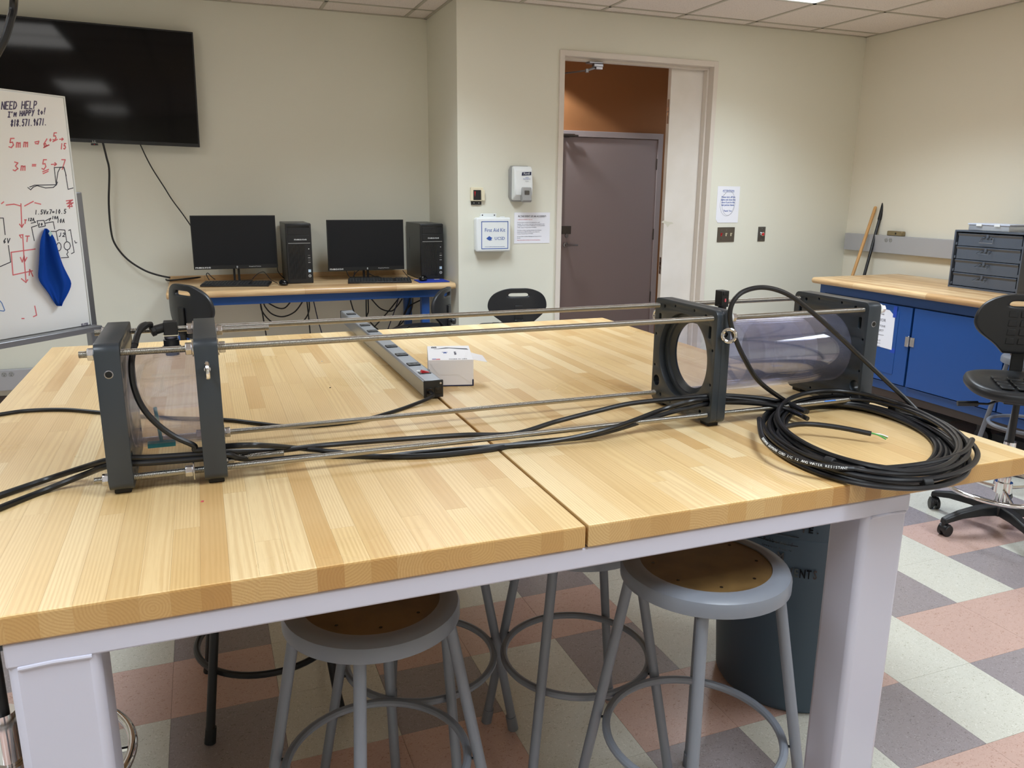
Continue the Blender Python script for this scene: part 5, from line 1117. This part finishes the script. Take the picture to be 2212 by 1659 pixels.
ep = thing('emergency_button', 'single steel wall plate with a red push button', 'switch', (a.x, YB, a.z))
ob('plate', MB().box((a.x, YB-.005, a.z-.116), (a.x+.071, YB-.0005, a.z)), M['dsteel'], ep, bevel=.001)
ob('collar', MB().lathe((a.x+.036, YB-.005, a.z-.058), [(.012, -.018), (.016, -.017), (.020, 0)], 24, 'Y'), M['chrome'], ep)
ob('button', MB().lathe((a.x+.036, YB-.016, a.z-.058), [(0, -.012), (.011, -.011), (.012, 0)], 20, 'Y'), M['red'], ep)
for dz in (-.014, -.102): ob('screw', MB().lathe((a.x+.036, YB-.0052, a.z+dz), [(0, -.001), (.003, -.001), (.0032, .001)], 10, 'Y'), M['zinc'], ep)
# ------------------------------------------------------------------ blue cabinet bench on the right
CZt = .886; cbn = thing('cabinet_bench', 'blue steel cabinet workbench with a laminated wooden top on the right', 'workbench', (4.7, 3.4, 0))
CY1, CY0, CXf = 4.75, 2.05, 4.250
ob('worktop', nosed(CXf, XR-.05, CY0, CY1, CZt-.045, CZt, 'Y'), M['benchY'], cbn, bevel=.008)
cx = CXf+.045; zb_ = .19
ob('cabinet_body', MB().box((cx+.018, CY0+.06, zb_), (XR-.06, CY1-.055, CZt-.046)), M['blue_dark'], cbn, bevel=.002)
fm_ = MB()
fm_.box((cx, CY0+.06, CZt-.105), (cx+.019, CY1-.055, CZt-.046)); fm_.box((cx, CY0+.06, zb_), (cx+.019, CY1-.055, zb_+.055))
fm_.box((cx, CY1-.105, zb_+.055), (cx+.019, CY1-.055, CZt-.105))
ob('face_frame', fm_, M['blue_dark'], cbn, bevel=.001)
yh = onx(1967, 738, cx).y
for y0, y1, nm in ((yh+.006, CY1-.115, 'door'), (3.165, yh-.010, 'door'), (CY0+.07, 3.155, 'door')):
    d = ob('door', MB().box((cx-.010, y0, zb_+.062), (cx+.006, y1, CZt-.112)), M['blue_steel'], cbn, bevel=.0015)
    if y0 > yh: ob('door_panel', MB().box((cx-.0125, y0+.10, zb_+.12), (cx-.010, y1-.19, CZt-.15)), M['blue_steel'], d, bevel=.001)
zh = onx(1967, 738, cx).z
hs_ = ob('hasp', MB().box((cx-.014, yh-.040, zh-.03), (cx-.0105, yh-.004, zh+.03)).box((cx-.018, yh+.002, zh-.036), (cx-.0105, yh+.030, zh+.03)).tube([(cx-.018, yh+.003, zh-.034), (cx-.018, yh+.003, zh+.036)], .006, 8), M['zinc'], cbn, bevel=.001)
for dz in (-.017, .017): ob('rivet', MB().lathe((cx-.014, yh-.020, zh+dz), [(0, -.002), (.004, -.001), (.004, 0)], 10, 'X'), M['chrome'], hs_)
ob('skirt', MB().box((cx+.02, CY0+.08, .135), (cx+.045, CY1-.08, zb_)), M['basebd'], cbn)
for x in (cx+.10, XR-.16):
    for y in (CY0+.16, 3.3, CY1-.20):
        ob('caster', MB().cyl((x-.018, y, .051), (x+.018, y, .051), .05, 20).box((x-.026, y-.03, .09), (x+.026, y+.03, zb_)), M['black'], cbn, bevel=.002)
pa = [onx(a, b, cx-.012) for a, b in ((1890, 664), (1922, 670), (1934, 684), (1926, 756), (1886, 748))]
ppn = thing('capstone_notice', 'white paper notice taped with blue tape to the cabinet door', 'notice', tuple(pa[3]))
v = [Vector((cx-.0125, 4.17, pa[0].z+.005)), Vector((cx-.0125, pa[1].y, pa[1].z)), Vector((cx-.0125, pa[2].y, pa[2].z)), Vector((cx-.0125, pa[3].y, pa[3].z)), Vector((cx-.0125, 4.17, pa[4].z+.012))]
ob('sheet', MB().prism(v, (-.0012, 0, 0)), M['paper'], ppn, smooth=0)
zz_ = pa[1].z
for i, (s, sz, dz) in enumerate((('MAE 156B', .013, .035), ('SENIOR', .028, .075), ('CAPSTONE', .019, .115), ('PROJECT', .019, .145), ('Winter and Spring quarters', .008, .175), ('Team 23', .012, .215), ('Table 12', .012, .235), ('Spring 21', .012, .255))):
    text(s, sz, M['greyink'], ppn, (cx-.0142, 4.085, zz_-dz), (0, -1, 0))
tp1 = onx(1934, 674, cx-.014); ob('tape', MB().cbox((cx-.0145, tp1.y, tp1.z), (.0006, .03, .075), None), M['tapedb'], ppn); tp2 = onx(1930, 762, cx-.012); ob('tape', MB().cbox((cx-.0125, tp2.y+.01, tp2.z+.012), (.0006, .04, .03)), M['tapedb'], ppn)
# drawer unit
du = thing('drawer_cabinet', 'slate grey steel parts cabinet with four drawers on the blue bench', 'parts cabinet', (4.87, 3.73, CZt))
dx = 4.72; y1, y0 = onx(2047, 618, dx).y, onx(2200, 640, dx).y; dz1 = onx(2061, 496, dx).z; y0 = y1-.50
sh_ = MB(); sh_.box((dx, y0, CZt), (dx+.32, y1, CZt+.012)); sh_.box((dx, y0, dz1-.010), (dx+.32, y1, dz1)); sh_.box((dx, y0, CZt+.012), (dx+.32, y0+.010, dz1-.01)); sh_.box((dx, y1-.010, CZt+.012), (dx+.32, y1, dz1-.01)); sh_.box((dx+.30, y0+.01, CZt+.012), (dx+.32, y1-.01, dz1-.01))
ob('shell', sh_, M['slate'], du, bevel=.001)
hh = (dz1-CZt-.030)/4
for k in range(4):
    z = CZt+.016+k*hh
    d = ob('drawer', MB().box((dx+.012, y0+.024, z), (dx+.29, y1-.024, z+hh-.008)), M['slate'], du, bevel=.001)
    ob('drawer_lip', MB().prism([(dx+.004, y0+.022, z+hh-.008), (dx+.012, y0+.022, z+hh-.024), (dx+.012, y0+.022, z+hh-.004)], (0, y1-y0-.044, 0)), M['slate'], d)
    ym = (y0+y1)/2+.01
    ob('catch', MB().box((dx+.004, ym-.008, z+hh-.030), (dx+.012, ym+.008, z+hh-.006)).box((dx+.006, ym-.035, z+hh-.030), (dx+.012, ym-.018, z+hh-.024)).box((dx+.006, ym+.018, z+hh-.030), (dx+.012, ym+.035, z+hh-.024)), M['slate'], d)
    zz2 = z+hh-.027; dr = .034 if k == 3 else .018
    ob('bail_handle', MB().tube([(dx+.007, ym-.040, zz2), (dx-.004 if k == 3 else dx-.022, ym-.048, zz2-dr), (dx-.004 if k == 3 else dx-.022, ym+.048, zz2-dr), (dx+.007, ym+.040, zz2)], .0022, 8), M['alu'] if k == 3 else M['slate'], d)
    ob('runner', MB().box((dx+.006, y1-.022, z+.004), (dx+.28, y1-.012, z+.02)).box((dx+.006, y0+.012, z+.004), (dx+.28, y0+.022, z+.02)), M['slate'], d)
a, b = onx(2096, 498, dx+.05), onx(2184, 500, dx+.05)
ozb = thing('organiser_box', 'clear plastic organiser box on top of the parts cabinet', 'box', (dx+.12, (a.y+b.y)/2, dz1))
ob('tub', MB().box((dx+.03, b.y, dz1+.0005), (dx+.20, a.y, dz1+.036)), M['glassbox'], ozb, bevel=.004); ob('lid', MB().box((dx+.026, b.y-.005, dz1+.036), (dx+.204, a.y+.005, dz1+.046)), mat('box_lid', (190, 198, 216), .3), ozb, bevel=.002)
ob('latch', MB().box((dx+.022, a.y-.10, dz1+.03), (dx+.028, a.y-.06, dz1+.044)).box((dx+.022, b.y+.06, dz1+.03), (dx+.028, b.y+.10, dz1+.044)), M['white'], ozb)
# block on the raceway
q1, q2 = onx(1893, 500, XR-.02), onx(1923, 508, XR-.02)
o = ob('metal_lock_block', MB().box((XR-.042, 4.77, 1.1745), (XR-.004, 4.92, 1.212)), M['gold'], None, bevel=.006); tag(o, 'small bronze coloured block lying on top of the right raceway', 'block'); ob('keyhole', MB().box((XR-.0428, 4.825, 1.186), (XR-.0415, 4.838, 1.20)), M['blackg'], o)
# brooms
def handle(lb, p0, p1, r, m_, nm='broom_handle', tip=None):
    t = thing(nm, lb, 'handle', (p0[0], p0[1], 0)); p0, p1 = Vector(p0), Vector(p1)
    ob('shaft', MB().tube([p0, p1, p1+(p1-p0).normalized()*.008], [r, r, r*.6], 14), M[m_], t)
    if tip: ob('grip', MB().tube([p1-(p1-p0).normalized()*.13, p1+(p1-p0).normalized()*.01], [r*1.25, r*1.35], 14), M['rubber'], t)
    ob('broom_head', MB().cbox((p0.x, p0.y, p0.z+.02), (.28, .06, .04)), M['woodh'], t, bevel=.006)
    br = ob('bristles', MB().prism([(p0.x-.13, p0.y-.03, p0.z), (p0.x+.13, p0.y-.03, p0.z), (p0.x+.15, p0.y-.035, .002), (p0.x-.15, p0.y-.035, .002)], (0, .065, 0)), M['rubber'], t)
def lean(x0, yy0, x1, yy1, Y):
    a, b = ony(x0, yy0, Y), ony(x1, yy1, Y); k = (a.z-.10)/(b.z-a.z); return a-(b-a)*k, b
a, b = lean(1843, 591, 1891, 448, 5.08); handle('light wooden broom handle leaning in the corner behind the blue bench', a, b, .0125, 'woodh')
a, b = lean(1868, 591, 1909, 440, 5.04); handle('black broom handle with a grip leaning in the corner behind the blue bench', a, b, .0120, 'black', tip=1)
# debris on the table
for k, (px, py, mm, lb) in enumerate(((437, 1084, 'redink', 'tiny pink scrap near the front left of the table'), (713, 838, 'blackg', 'tiny dark crumb left of the power strip'), (695, 781, 'white', 'tiny white crumb between rods and power strip'))):
    p = onz(px, py, TZ); o = ob('crumb', MB().prism([(p.x-.0025, p.y-.002, TZ+.0002), (p.x+.002, p.y-.0025, TZ+.0002), (p.x+.003, p.y+.002, TZ+.0002), (p.x-.001, p.y+.003, TZ+.0002)], (0, 0, .0015)), M[mm], None); tag(o, lb, 'crumb')
